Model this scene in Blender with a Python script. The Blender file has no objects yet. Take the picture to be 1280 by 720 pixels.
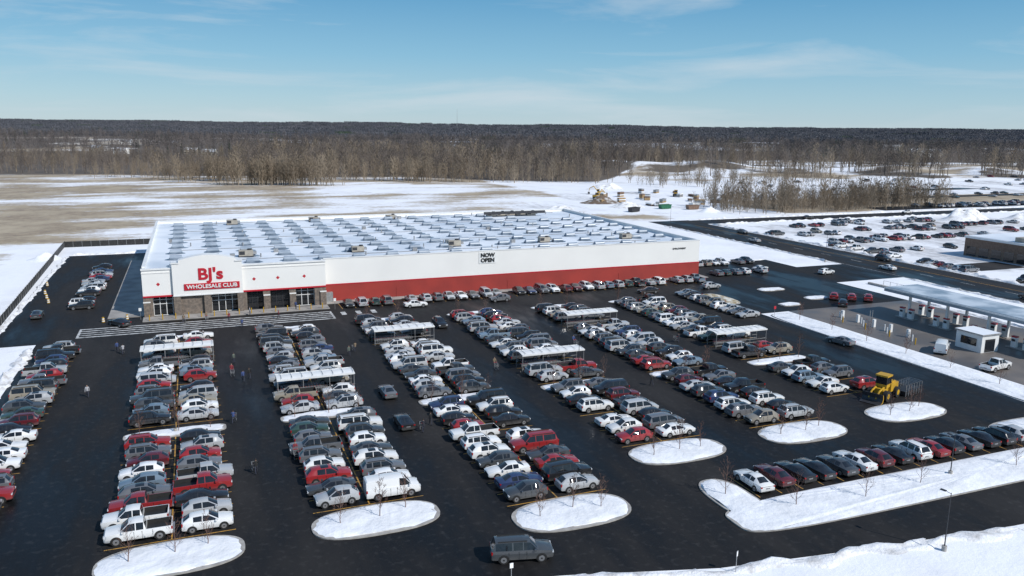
import bpy, bmesh, math, random
import numpy as np
from mathutils import Vector, Matrix, noise
random.seed(11)
R=random.uniform
scene=bpy.context.scene
COL=scene.collection

# ---------------------------------------------------------------- materials
def nt(m):
    m.use_nodes=True
    return m.node_tree.nodes,m.node_tree.links,m.node_tree.nodes['Principled BSDF']
def mat(name,c1,c2=None,scale=3.0,rough=0.8,bump=0.0,metallic=0.0,coat=0.0,lo=.35,hi=.65,bscale=None,rough2=None,detail=6,dist=.05):
    m=bpy.data.materials.new(name); N,L,P=nt(m)
    P.inputs['Roughness'].default_value=rough
    P.inputs['Metallic'].default_value=metallic
    P.inputs['Coat Weight'].default_value=coat
    P.inputs['Base Color'].default_value=(*c1,1)
    if c2 is None: c2=tuple(x*.8 for x in c1)
    tc=N.new('ShaderNodeTexCoord')
    no=N.new('ShaderNodeTexNoise'); no.inputs['Scale'].default_value=scale; no.inputs['Detail'].default_value=detail
    L.new(tc.outputs['Object'],no.inputs['Vector'])
    r=N.new('ShaderNodeMapRange'); r.inputs[1].default_value=lo; r.inputs[2].default_value=hi
    L.new(no.outputs['Fac'],r.inputs[0])
    mx=N.new('ShaderNodeMix'); mx.data_type='RGBA'
    mx.inputs[6].default_value=(*c1,1); mx.inputs[7].default_value=(*c2,1)
    L.new(r.outputs[0],mx.inputs[0]); L.new(mx.outputs[2],P.inputs['Base Color'])
    if rough2 is not None:
        r2=N.new('ShaderNodeMapRange'); r2.inputs[1].default_value=lo; r2.inputs[2].default_value=hi
        r2.inputs[3].default_value=rough; r2.inputs[4].default_value=rough2
        L.new(no.outputs['Fac'],r2.inputs[0]); L.new(r2.outputs[0],P.inputs['Roughness'])
    if bump>0:
        nb=N.new('ShaderNodeTexNoise'); nb.inputs['Scale'].default_value=bscale or scale*4; nb.inputs['Detail'].default_value=5
        L.new(tc.outputs['Object'],nb.inputs['Vector'])
        b=N.new('ShaderNodeBump'); b.inputs['Strength'].default_value=bump; b.inputs['Distance'].default_value=dist
        L.new(nb.outputs['Fac'],b.inputs['Height']); L.new(b.outputs[0],P.inputs['Normal'])
    return m
def objcolor_mat(name,rough=.3,coat=1.0,metallic=0.0):
    m=bpy.data.materials.new(name); N,L,P=nt(m)
    oi=N.new('ShaderNodeObjectInfo'); tc=N.new('ShaderNodeTexCoord')
    no=N.new('ShaderNodeTexNoise'); no.inputs['Scale'].default_value=1.5; L.new(tc.outputs['Object'],no.inputs['Vector'])
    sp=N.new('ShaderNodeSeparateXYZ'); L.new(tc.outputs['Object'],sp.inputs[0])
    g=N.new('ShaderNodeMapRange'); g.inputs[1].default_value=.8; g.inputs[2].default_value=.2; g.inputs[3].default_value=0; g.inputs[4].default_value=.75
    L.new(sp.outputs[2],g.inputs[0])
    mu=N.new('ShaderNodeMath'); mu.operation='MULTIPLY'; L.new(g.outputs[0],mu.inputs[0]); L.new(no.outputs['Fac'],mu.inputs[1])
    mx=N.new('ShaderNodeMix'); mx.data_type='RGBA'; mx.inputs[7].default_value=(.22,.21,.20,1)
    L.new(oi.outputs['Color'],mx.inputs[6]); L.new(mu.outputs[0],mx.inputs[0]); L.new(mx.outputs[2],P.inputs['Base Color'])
    P.inputs['Roughness'].default_value=rough; P.inputs['Coat Weight'].default_value=coat; P.inputs['Coat Roughness'].default_value=.06
    P.inputs['Metallic'].default_value=metallic
    return m
M={}
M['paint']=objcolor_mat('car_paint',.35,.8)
M['cloth']=objcolor_mat('jacket_cloth',.9,0)
M['glass']=mat('tinted_glass',(.012,.014,.017),(.02,.022,.026),rough=.06,coat=.3)
M['trim']=mat('black_trim',(.02,.02,.02),rough=.6)
M['tyre']=mat('tyre_rubber',(.018,.018,.018),rough=.85)
M['rim']=mat('alloy_rim',(.42,.42,.43),rough=.35,metallic=.6)
M['hl']=mat('headlamp_lens',(.65,.67,.7),rough=.15)
M['tl']=mat('tail_lamp_lens',(.35,.01,.01),rough=.2)
M['snow']=mat('snow',(.85,.86,.89),(.74,.75,.77),scale=.35,rough=.75,bump=.6,bscale=1.2,dist=.25)
M['snow_dirty']=mat('dirty_snow',(.80,.80,.81),(.40,.38,.36),scale=.6,rough=.85,bump=.6,bscale=3,lo=.48,hi=.75,dist=.2)
M['kerb']=mat('kerb_concrete',(.42,.40,.37),(.30,.28,.26),scale=1.5,rough=.85)
M['concrete']=mat('concrete',(.38,.355,.33),(.24,.225,.21),scale=.3,rough=.85,bump=.1)
M['conc_dark']=mat('damp_concrete',(.17,.15,.135),(.10,.09,.085),scale=.12,rough=.7,rough2=.4)
M['wl']=mat('white_line_paint',(.55,.55,.54),(.12,.12,.12),scale=1.3,lo=.42,hi=.7,rough=.7)
M['yl']=mat('yellow_line_paint',(.50,.27,.05),(.14,.10,.05),scale=1.3,lo=.42,hi=.7,rough=.7)
M['wall']=mat('white_wall_panel',(.80,.79,.76),(.74,.73,.705),scale=.12,rough=.8,lo=.3,hi=.7)
M['red']=mat('red_wall_panel',(.34,.035,.025),(.26,.028,.022),scale=.2,rough=.7)
M['redsign']=mat('red_sign_panel',(.50,.015,.03),(.44,.012,.025),scale=1,rough=.4)
M['stone']=mat('stone_veneer',(.22,.175,.14),(.12,.10,.085),scale=2.5,rough=.85,bump=.4)
M['roof']=mat('white_roof_snow',(.80,.83,.87),(.56,.62,.69),scale=.07,rough=.55,lo=.42,hi=.66,detail=9,bump=.15,bscale=.6)
M['melt']=mat('bare_roof_membrane',(.10,.14,.19),(.26,.31,.37),scale=.5,rough=.35,lo=.4,hi=.65)
M['sky_l']=mat('skylight_dome',(.22,.27,.33),(.34,.39,.45),rough=.3,scale=.4)
M['canroof']=mat('canopy_roof_membrane',(.22,.28,.34),(.55,.60,.65),scale=.2,rough=.4,lo=.42,hi=.62)
M['canfascia']=mat('canopy_fascia',(.28,.33,.38),(.22,.27,.31),scale=1,rough=.4)
M['metal']=mat('galvanised_metal',(.40,.40,.40),(.28,.28,.28),scale=2,rough=.45,metallic=.4)
M['dmetal']=mat('dark_metal',(.05,.05,.055),rough=.5,metallic=.3)
M['tan']=mat('tan_unit_metal',(.42,.38,.31),(.3,.27,.23),scale=1,rough=.6)
M['black']=mat('black_fabric',(.012,.013,.013),(.03,.03,.03),scale=2,rough=.8)
M['white']=mat('white_sheet_metal',(.80,.80,.79),(.70,.70,.69),scale=.8,rough=.45)
M['yel']=mat('yellow_machine_paint',(.55,.32,.02),(.42,.24,.02),scale=1,rough=.5)
M['wood']=mat('raw_lumber',(.46,.31,.15),(.3,.2,.1),scale=3,rough=.8)
M['green']=mat('green_steel',(.02,.14,.07),rough=.6)
M['brown']=mat('dry_grass',(.30,.23,.12),(.70,.68,.62),scale=1.2,rough=.95,bump=.8,bscale=8,lo=.45,hi=.62)
M['dirt']=mat('dirt',(.14,.10,.07),(.55,.54,.53),scale=.4,rough=.95,lo=.5,hi=.7,bump=.6)
M['skin']=mat('skin',(.45,.28,.2),rough=.6)
M['hair']=mat('hair',(.05,.03,.02),rough=.8)
M['pants']=mat('dark_trousers',(.03,.035,.06),(.05,.05,.06),rough=.9)
M['brick']=mat('brown_brick',(.16,.10,.07),(.22,.15,.11),scale=2,rough=.85)
M['shingle']=mat('shingle_roof',(.10,.09,.085),(.6,.62,.65),scale=.5,rough=.85,lo=.45,hi=.6)

def asphalt(name,base=.022,mpx=(1,.25,1)):
    m=bpy.data.materials.new(name); N,L,P=nt(m)
    tc=N.new('ShaderNodeTexCoord')
    a=N.new('ShaderNodeTexNoise'); a.inputs['Scale'].default_value=.07; a.inputs['Detail'].default_value=10; a.inputs['Roughness'].default_value=.62
    b=N.new('ShaderNodeTexNoise'); b.inputs['Scale'].default_value=1.4; b.inputs['Detail'].default_value=6
    mp=N.new('ShaderNodeMapping'); mp.inputs['Scale'].default_value=mpx
    L.new(tc.outputs['Object'],mp.inputs[0]); L.new(mp.outputs[0],a.inputs['Vector']); L.new(tc.outputs['Object'],b.inputs['Vector'])
    cr=N.new('ShaderNodeMapRange'); cr.inputs[1].default_value=.42; cr.inputs[2].default_value=.62
    L.new(a.outputs['Fac'],cr.inputs[0])
    mx=N.new('ShaderNodeMix'); mx.data_type='RGBA'
    mx.inputs[6].default_value=(base*.55,base*.54,base*.58,1); mx.inputs[7].default_value=(base*1.8,base*1.72,base*1.72,1)
    L.new(cr.outputs[0],mx.inputs[0])
    sr=N.new('ShaderNodeMapRange'); sr.inputs[1].default_value=.55; sr.inputs[2].default_value=.85; sr.inputs[4].default_value=.3
    L.new(b.outputs['Fac'],sr.inputs[0])
    m2=N.new('ShaderNodeMix'); m2.data_type='RGBA'; m2.inputs[7].default_value=(.10,.097,.095,1)
    L.new(sr.outputs[0],m2.inputs[0]); L.new(mx.outputs[2],m2.inputs[6]); L.new(m2.outputs[2],P.inputs['Base Color'])
    rr=N.new('ShaderNodeMapRange'); rr.inputs[1].default_value=.38; rr.inputs[2].default_value=.56
    rr.inputs[3].default_value=.3; rr.inputs[4].default_value=.8
    L.new(a.outputs['Fac'],rr.inputs[0]); L.new(rr.outputs[0],P.inputs['Roughness'])
    bu=N.new('ShaderNodeBump'); bu.inputs['Strength'].default_value=.15; bu.inputs['Distance'].default_value=.02
    L.new(b.outputs['Fac'],bu.inputs['Height']); L.new(bu.outputs[0],P.inputs['Normal'])
    P.inputs['Specular IOR Level'].default_value=.13
    return m
M['asph']=asphalt('wet_asphalt',.017)
M['road']=asphalt('road_asphalt',.024)

def ground_mat():
    m=bpy.data.materials.new('snowy_ground'); N,L,P=nt(m)
    tc=N.new('ShaderNodeTexCoord')
    def noi(s,d=8,mp=None):
        n=N.new('ShaderNodeTexNoise'); n.inputs['Scale'].default_value=s; n.inputs['Detail'].default_value=d; n.inputs['Roughness'].default_value=.66
        if mp:
            q=N.new('ShaderNodeMapping'); q.inputs['Scale'].default_value=mp; q.inputs['Rotation'].default_value=(0,0,.38); L.new(tc.outputs['Object'],q.inputs[0]); L.new(q.outputs[0],n.inputs['Vector'])
        else: L.new(tc.outputs['Object'],n.inputs['Vector'])
        return n.outputs['Fac']
    def math_(op,a,b=None,clamp=False):
        n=N.new('ShaderNodeMath'); n.operation=op; n.use_clamp=clamp
        for i,v in enumerate((a,b)):
            if v is None: continue
            if isinstance(v,(int,float)): n.inputs[i].default_value=v
            else: L.new(v,n.inputs[i])
        return n.outputs[0]
    def mix(f,a,b):
        n=N.new('ShaderNodeMix'); n.data_type='RGBA'; L.new(f,n.inputs[0])
        for i,v in ((6,a),(7,b)):
            if isinstance(v,tuple): n.inputs[i].default_value=(*v,1)
            else: L.new(v,n.inputs[i])
        return n.outputs[2]
    nA=noi(.03,10,(.35,1.3,1)); nB=noi(.35,6); nC=noi(.06,6); nD=noi(.045,9,(1.4,.3,1))
    k=math_('ADD',math_('MULTIPLY',nA,.9),math_('MULTIPLY',nB,.3))
    def fac(nm,kk,gain):
        at=N.new('ShaderNodeAttribute'); at.attribute_name=nm
        return math_('MULTIPLY',math_('ADD',math_('ADD',at.outputs['Fac'],-1.0),kk),gain,True)
    f=fac('dry',k,7.0); f2=fac('wood',k,5.0); f3=fac('slush',math_('ADD',math_('MULTIPLY',nD,.8),math_('MULTIPLY',nB,.4)),4.0)
    snow=mix(math_('MULTIPLY',math_('ADD',nC,-.45),3.0,True),(.85,.86,.89),(.71,.71,.73))
    g1=mix(math_('MULTIPLY',math_('ADD',nB,-.35),3.0,True),(.17,.12,.07),(.36,.27,.165))
    grass=mix(math_('MULTIPLY',math_('ADD',nC,-.42),5.0,True),g1,(.40,.32,.21))
    wood=mix(nB,(.07,.055,.045),(.16,.13,.10))
    c=mix(f3,snow,(.27,.26,.26)); c=mix(math_('MULTIPLY',f,.93),c,grass); c=mix(f2,c,wood)
    L.new(c,P.inputs['Base Color']); P.inputs['Roughness'].default_value=.9
    b=N.new('ShaderNodeBump'); b.inputs['Strength'].default_value=.6; b.inputs['Distance'].default_value=.3
    L.new(nB,b.inputs['Height']); L.new(b.outputs[0],P.inputs['Normal'])
    return m
M['ground']=ground_mat()
def bark(name,c1,c2):
    m=bpy.data.materials.new(name); N,L,P=nt(m)
    oi=N.new('ShaderNodeObjectInfo'); mx=N.new('ShaderNodeMix'); mx.data_type='RGBA'
    mx.inputs[6].default_value=(*c1,1); mx.inputs[7].default_value=(*c2,1)
    L.new(oi.outputs['Random'],mx.inputs[0]); L.new(mx.outputs[2],P.inputs['Base Color']); P.inputs['Roughness'].default_value=.9
    return m
M['bark']=bark('bare_tree_bark',(.09,.074,.065),(.23,.19,.16))
M['bark_mid']=bark('forest_bark',(.075,.066,.065),(.19,.162,.15))
M['bark_tan']=bark('pale_bark',(.20,.155,.11),(.32,.26,.19))
M['bark_hazed']=bark('far_bark_haze_tint',(.07,.076,.092),(.12,.12,.135))  # distance haze painted into the colour: bluer, greyer bark for the far clumps
M['bark_red']=bark('shrub_bark',(.13,.065,.05),(.18,.11,.085))
M['needle']=bark('conifer_needles',(.03,.05,.035),(.06,.085,.05))

# ---------------------------------------------------------------- mesh builder
class MB:
    def __init__(s): s.v=[];s.f=[];s.m=[];s.mats=[]
    def mi(s,k):
        if k not in s.mats: s.mats.append(k)
        return s.mats.index(k)
    def face(s,pts,k):
        b=len(s.v); s.v+= [tuple(p) for p in pts]; s.f.append(tuple(range(b,b+len(pts)))); s.m.append(s.mi(k))
    def box(s,x0,x1,y0,y1,z0,z1,k,top=None):
        b=len(s.v); s.v+=[(x0,y0,z0),(x1,y0,z0),(x1,y1,z0),(x0,y1,z0),(x0,y0,z1),(x1,y0,z1),(x1,y1,z1),(x0,y1,z1)]
        for i,q in enumerate(((0,3,2,1),(4,5,6,7),(0,1,5,4),(1,2,6,5),(2,3,7,6),(3,0,4,7))):
            s.f.append(tuple(b+j for j in q)); s.m.append(s.mi(top if (top and i==1) else k))
    def cyl(s,p0,p1,r0,r1,n,k,cap=True):
        p0=Vector(p0);p1=Vector(p1);d=(p1-p0).normalized()
        u=d.orthogonal().normalized();w=d.cross(u)
        b=len(s.v)
        for p,r in ((p0,r0),(p1,r1)):
            for i in range(n):
                t=2*math.pi*i/n; s.v.append(tuple(p+(u*math.cos(t)+w*math.sin(t))*r))
        for i in range(n):
            j=(i+1)%n; s.f.append((b+i,b+j,b+n+j,b+n+i)); s.m.append(s.mi(k))
        if cap:
            s.f.append(tuple(b+n+i for i in range(n))); s.m.append(s.mi(k))
            s.f.append(tuple(b+n-1-i for i in range(n))); s.m.append(s.mi(k))
    def prism(s,pts,z0,z1,k,top=None):
        n=len(pts); b=len(s.v)
        s.v+=[(x,y,z0) for x,y in pts]+[(x,y,z1) for x,y in pts]
        for i in range(n):
            j=(i+1)%n; s.f.append((b+i,b+j,b+n+j,b+n+i)); s.m.append(s.mi(k))
        s.f.append(tuple(b+n+i for i in range(n))); s.m.append(s.mi(top or k))
    def mesh(s,name,smooth=None):
        me=bpy.data.meshes.new(name); me.from_pydata(s.v,[],s.f)
        for k in s.mats: me.materials.append(M[k])
        me.polygons.foreach_set('material_index',s.m)
        if smooth is not None:
            me.polygons.foreach_set('use_smooth',[True]*len(me.polygons)); me.update()
            bm=bmesh.new(); bm.from_mesh(me); bmesh.ops.remove_doubles(bm,verts=bm.verts,dist=.0005); bm.to_mesh(me); bm.free()
            me.set_sharp_from_angle(angle=math.radians(smooth))
        me.update(); return me
    def obj(s,name,parent=None,loc=(0,0,0),rz=0,smooth=None):
        return put(name,s.mesh(name,smooth),loc,rz,parent)
def put(name,me,loc=(0,0,0),rz=0,parent=None,color=None,sc=1):
    o=bpy.data.objects.new(name,me); COL.objects.link(o); o.location=loc; o.rotation_euler=(0,0,rz)
    if sc!=1: o.scale=(sc,sc,sc)
    if parent: o.parent=parent
    if color: o.color=(*color,1)
    return o
def empty(name,loc=(0,0,0)):
    o=bpy.data.objects.new(name,None); COL.objects.link(o); o.location=loc; return o

CT,ST=.9285,.3714
def heading(a,n): return CT*a-ST*n, ST*a+CT*n
def lot(x,y): return CT*x+ST*y, -ST*x+CT*y

# ---------------------------------------------------------------- ground
def ss(a,b,x):
    t=min(1,max(0,(x-a)/(b-a))); return t*t*(3-2*t)
def nz(a,n,s,o=0): return noise.noise(Vector((a/s,n/s,o)))
def height(a,n):
    dx=max(-60-a,0,a-420); dy=max(-150-n,0,n-300); d=math.hypot(dx,dy)
    r=math.hypot(a,n)
    z=ss(0,220,d)*(nz(a,n,170)*2.2)
    z+=ss(0,100,d)*7*math.exp(-((a-395)/90)**2-((n-600)/50)**2)*(1+.9*nz(a,n,45,6))
    z+=ss(0,100,d)*5*math.exp(-((a-640)/160)**2-((n-520)/60)**2)*(1+.7*nz(a,n,60,6))
    z+=ss(2200,6500,r)*(24+26*nz(a,n,1500,3))
    z+=ss(700,2200,r)*5*nz(a,n,500,1)
    return z
def inside(a,n,a0,a1,n0,n1,e=8): return ss(a0-e,a0+e,a)*(1-ss(a1-e,a1+e,a))*ss(n0-e,n0+e,n)*(1-ss(n1-e,n1+e,n))
def zones(a,n):
    x,y=heading(a,n)
    e=nz(a,n,90,7)*25
    edge=560+e
    if x>60: edge=560+e+min(1,(x-60)/130)*380
    if x>330: edge=940+e*2
    wood=ss(edge-20,edge+20,y)
    if x>60 and y<edge and y>610:
        wood=max(wood,.55+.5*nz(a,n,45,4) if nz(a,n,70,9)>-.05 else 0)
    if y>900:
        if nz(a,n,260,11)>.3: wood*=.15
    if -420<x<-170 and 850<y<1040 and nz(a,n,60,13)>.0: wood*=.5
    dry=0
    if n>258:
        dry=ss(258,285,n)*(.50-.10*ss(-20,170,a)+.24*nz(a,n,75,2)+.16*nz(a,n,28,8))
        if a<-40: dry+=.04
        if y>500 and x<60: dry=max(dry,.52)
    if a<-34 and n<=300: dry=max(dry,(.40+.2*nz(a,n,30,1))*ss(-34,-50,a)*ss(120,200,n)+.12*nz(a,n,40,1))
    if a>180 and n>275: dry=max(.24+.35*nz(a,n,60,2),dry*.5)
    if a>240 and 280<n<345: dry=.62
    if x>60 and y>600 and y<edge: dry=.44+.4*nz(a,n,60,5)
    slush=max(inside(a,n,190,330,140,258)*.5,inside(a,n,330,640,276,430)*.45,inside(a,n,120,275,290,410)*(.36+.25*nz(a,n,30)),inside(a,n,120,166,172,260)*.24)
    if n>258 and a<130: slush=max(slush,.25)
    return max(0,dry),wood,max(0,slush)
ax=sorted(set([round(float(v),1) for v in list(np.arange(-420,720,10))+list(-420-(np.arange(1,45)**1.9)*6.4)+list(720+(np.arange(1,45)**1.9)*6.3)]))
ay=sorted(set([round(float(v),1) for v in list(np.arange(-80,760,10))+list(-80-(np.arange(1,25)**2)*10)+list(760+(np.arange(1,60)**1.9)*4.0)]))
nx,ny=len(ax),len(ay)
V=[];D=[];Wd=[];SL=[]
for y in ay:
    for x in ax:
        V.append((x,y,height(x,y))); d,w,s_=zones(x,y); D.append(d); Wd.append(w); SL.append(s_)
F=[(j*nx+i,j*nx+i+1,(j+1)*nx+i+1,(j+1)*nx+i) for j in range(ny-1) for i in range(nx-1)]
me=bpy.data.meshes.new('ground'); me.from_pydata(V,[],F)
for nm,dat in (('dry',D),('wood',Wd),('slush',SL)):
    A=me.attributes.new(nm,'FLOAT','POINT'); A.data.foreach_set('value',dat)
me.materials.append(M['ground']); me.polygons.foreach_set('use_smooth',[True]*len(me.polygons))
put('ground',me)

# ---------------------------------------------------------------- pavements
def sheet(name,polys,z,k):
    b=MB()
    for p in polys: b.face([(x,y,z) for x,y in p],k)
    return b.obj(name)
def rect(a0,a1,n0,n1): return [(a0,n0),(a1,n0),(a1,n1),(a0,n1)]
sheet('parking_lot_asphalt',[
  [(-26,45),(14,57),(22,56),(27,55),(40,51.3),(55,49.2),(71,47.6),(106,45.5),(106,150),(-26,150)],
  [(106,45.5),(166,43),(166,57),(116,58),(110,60.5),(107,64),(106,68)],
  rect(106,146,128.5,150),rect(-33,118,150,168.2),rect(118,166,150,171),rect(118,152,171,184),
  rect(-33,-11,168.2,250),rect(118.2,128,184,258)],.02,'asph')
sheet('road',[rect(168,187,-150,262),rect(168,187,262,275),rect(166,168,43,57),rect(166,168,150,171),rect(187,900,262,274)],.024,'road')
sheet('fuel_station_pavement',[rect(113,146,66,128.5)],.02,'conc_dark')
b=MB(); b.box(-16.5,-10.2,166,236,0,.15,'concrete'); b.box(-10.2,24.6,161.2,165,0,.15,'concrete'); b.box(24.6,118,165.6,167.9,0,.15,'concrete'); b.box(118.05,119.5,165.6,240,0,.15,'concrete'); b.obj('sidewalk')
sheet('neighbouring_lot_asphalt',[rect(196,214,150,160),rect(300,420,282,296),rect(330,700,330,338),rect(420,800,372,384),rect(520,900,420,440)],.03,'road')

ROW=[-3.7,14.4,32.5,50.6,68.7,86.8]
ISL=[69.4,70.0,64.8,74.0,73.8,74.8]
CORR=[132,110,132,110,132,111]
LM=MB()
def hl(x0,x1,y0,y1,k): LM.face([(x0,y0,.032),(x1,y0,.032),(x1,y1,.032),(x0,y1,.032)],k)
stalls=[]
for i,c in enumerate(ROW):
    n0=ISL[i]+(3.4 if i<5 else 8.5)
    hl(c-.07,c+.07,n0,145.8,'yl')
    n=n0
    while n<145.6:
        hl(c-5.5,c-.07,n-.06,n+.06,'yl'); hl(c+.07,c+5.5,n-.06,n+.06,'yl')
        cn=n+1.375
        if not(98.4<cn<101.8) and abs(cn-CORR[i])>2.0:
            stalls.append((c-2.85,cn,i)); stalls.append((c+2.85,cn,i))
        n+=2.75
n=66
while n<146.5:
    hl(-24.5,-19,n-.06,n+.06,'yl'); n+=2.75
for k in range(15): hl(52+k*2.75-.06,52+k*2.75+.06,61,66.5,'yl')
for k in range(33): hl(27+k*2.75-.06,27+k*2.75+.06,160.2,165.4,'yl')
for k in range(5): hl(-20,24,152.4+k*1.5,152.95+k*1.5,'wl')
for k in range(3): hl(26+k*3.0,27.0+k*3,155,157.6,'wl')
hl(-20.4,-20,152.4,159,'wl'); hl(24,24.4,152.4,159,'wl')
LM.obj('painted_markings')
RM=MB()
for n in range(-80,250,12): RM.face([(175.9,n,.034),(176.1,n,.034),(176.1,n+4,.034),(175.9,n+4,.034)],'wl')
for x in (168.4,186.4): RM.face([(x,-150,.034),(x+.15,-150,.034),(x+.15,260,.034),(x,260,.034)],'wl')
for x in (179.6,180.0): RM.face([(x,-150,.034),(x+.12,-150,.034),(x+.12,260,.034),(x,260,.034)],'yl')
RM.obj('road_markings')

def island(cx,cy,sx,sy,k='snow',name='traffic_island',pw=3.0,amp=.15,rz=0,N=44):
    b=MB(); pts=[]
    for i in range(N):
        t=2*math.pi*i/N; c,s=math.cos(t),math.sin(t)
        x=sx/2*abs(c)**(2/pw)*(1 if c>0 else -1); y=sy/2*abs(s)**(2/pw)*(1 if s>0 else -1)
        pts.append((x,y))
    b.prism(pts,0,.14,'kerb')
    rings=[(None,.142),(.88,.22),(.6,.28),(.3,.3)]
    vs=[];seed=R(0,100)
    for q,(sc,z) in enumerate(rings):
        for x,y in pts:
            if sc is None:
                l=math.hypot(x,y); off=R(.10,.5); xx=x*(l-off)/l; yy=y*(l-off)/l; zz=z
            else: xx=x*sc;yy=y*sc; zz=z+amp*noise.noise(Vector((cx+xx+seed,cy+yy,0))*.7)
            vs.append((xx,yy,zz))
    b0=len(b.v); b.v+=vs; b.v.append((0,0,.3))
    m=b.mi(k)
    for q in range(3):
        for i in range(N):
            j=(i+1)%N; b.f.append((b0+q*N+i,b0+q*N+j,b0+(q+1)*N+j,b0+(q+1)*N+i)); b.m.append(m)
    for i in range(N):
        b.f.append((b0+3*N+i,b0+3*N+(i+1)%N,b0+4*N)); b.m.append(m)
    return b.obj(name,loc=(cx,cy,.0),rz=rz,smooth=40)
for i,c in enumerate(ROW):
    island(c,ISL[i],12.2,6.0 if i!=2 else 6.4,pw=2.6)
    island(c,100.1,11.6,2.7,pw=4)
    island(c,148.0,10.5,2.2,pw=3) if i>1 else island(c,147.6,9,1.6,pw=3)
island(79,57.4,66,6.4,pw=5,N=90)
island(49.2,61.5,4.6,9.6,pw=2.6)
island(97.5,64.0,13,7.5,pw=3)
island(106.8,143,5,11,'brown',pw=2.6)
island(124.5,148,7,3.4); island(128,137,6,3.2); island(117.5,133.5,5,3)
island(109.4,97,6.6,60,pw=7,N=90)
def bank(x0,y0,x1,y1,w,h,k='snow_dirty',name='snow_bank'):
    L=math.hypot(x1-x0,y1-y0); n=max(6,int(L/1.0)); ux,uy=(x1-x0)/L,(y1-y0)/L; px,py=-uy,ux
    b=MB(); m=b.mi(k); cs=7; sd=R(0,99)
    for i in range(n+1):
        t=i/n*L; tap=min(1,t/2,(L-t)/2)
        wl=w*(.5+1.1*abs(noise.noise(Vector((t*.35,sd,0)))))*(.3+.7*tap)
        of=.5*w*noise.noise(Vector((t*.2,sd,8)))
        for j in range(cs):
            s=(j/(cs-1)-.5)
            z=h*max(0,math.cos(s*math.pi))*(.5+1.2*noise.noise(Vector((t*.5,sd,s*3))))*tap
            b.v.append((x0+ux*t+px*(s*wl+of),y0+uy*t+py*(s*wl+of),max(z,-.02)+(0.02 if 0<j<cs-1 else -.03)))
    for i in range(n):
        for j in range(cs-1):
            q=i*cs+j; b.f.append((q,q+1,q+cs+1,q+cs)); b.m.append(m)
    return b.obj(name,smooth=60)
bank(-27.2,60,-26.6,148,2.6,.7); bank(26,54.6,40,50.6,2.2,.35); bank(40,50.6,71,46.8,2.2,.35); bank(71,46.8,150,43,2,.35)
bank(167,60,167,148,1.6,.5); bank(188,-20,188,260,2.5,.7); bank(167,172,167,262,1.6,.5); bank(128.6,185,128.6,256,1.4,.4)
bank(190,275.5,480,275.5,2.5,.6); bank(190,260.5,480,260.5,2.5,.6); bank(146.8,62,146.8,128,1.8,.5)
bank(120,184.6,152,184.6,1.5,.4); bank(-33.4,152,-33.4,250,1.4,.4); bank(-33,251,-10,251,2,.6)
def pile(cx,cy,rx,ry,h,k='snow',name='snow_pile'):
    b=MB(); m=b.mi(k); A,Bn=30,11; sd=R(0,99)
    b.v.append((0,0,h))
    for r in range(1,Bn+1):
        for i in range(A):
            t=2*math.pi*i/A; q=r/Bn
            z=h*(math.cos(q*math.pi)*.5+.5)*(1+.7*noise.noise(Vector((math.cos(t)*q*2.5+sd,math.sin(t)*q*2.5,0)))+.25*noise.noise(Vector((math.cos(t)*q*7+sd,math.sin(t)*q*7,3))))-(.05 if r==Bn else 0)
            b.v.append((rx*q*math.cos(t),ry*q*math.sin(t),z))
    for i in range(A): b.f.append((0,1+i,1+(i+1)%A)); b.m.append(m)
    for r in range(Bn-1):
        for i in range(A):
            j=(i+1)%A; b.f.append((1+r*A+i,1+(r+1)*A+i,1+(r+1)*A+j,1+r*A+j)); b.m.append(m)
    b.obj(name,loc=(cx,cy,height(cx,cy)),smooth=60)
pile(300,240,16,9,4.5,'snow_dirty'); pile(330,236,12,8,3,'snow_dirty'); pile(190,330,10,7,2.5,'snow_dirty'); pile(215,300,7,5,2); pile(155,330,9,6,1.6,'snow_dirty')
pile(150,300,8,5,1.6,'dirt','dirt_pile'); pile(188,352,12,8,3,'dirt','dirt_pile'); pile(-38,246,5,4,1.6); pile(230,425,14,9,3,'snow_dirty')

# ---------------------------------------------------------------- warehouse store
store=empty('warehouse_store',(0,0,0))
A0,A1,AB,NF,NB,NBK=-10.0,118.0,24.5,165.0,168.0,248.0
b=MB()
b.box(AB,A1,NB,NB+.4,3.7,9.2,'wall'); b.box(A1-.4,A1,NB+.4,NBK,0,9.2,'wall'); b.box(A0,A0+.4,NF+.4,NBK,0,9.2,'wall'); b.box(A0+.4,A1-.4,NBK-.4,NBK,0,9.2,'wall')
b.box(AB-.4,AB,NF+.4,NB+.4,0,9.2,'wall')
b.obj('walls',store)
b=MB(); b.box(AB+.02,A1+.06,NB-.06,NB+.38,0,3.7,'red'); b.box(AB+.02,A1+.1,NB-.1,NB-.062,3.6,3.82,'redsign')
b.box(A1+.003,A1+.06,NB+.38,NBK,0,3.7,'red')
b.obj('red_base_band',store)
b=MB()
def cope(x0,x1,y0,y1,z): b.box(x0,x1,y0,y1,z,z+.18,'white')
cope(AB+.1,A1+.08,NB-.08,NB+.5,9.2); cope(A1-.5,A1+.08,NB+.503,NBK+.08,9.2); cope(A0-.08,A0+.5,NB+.5,NBK+.08,9.2); cope(A0+.503,A1-.503,NBK-.5,NBK+.08,9.2)
b.obj('parapet_coping',store)
b=MB(); b.box(A0+.4,A1-.4,NB+.4,NBK-.4,8.2,8.5,'roof'); b.box(A0+.4,AB-.4,NF+.4,NB+.4,8.2,8.5,'roof'); b.obj('roof_deck',store)
b=MB();b2=MB()
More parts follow.
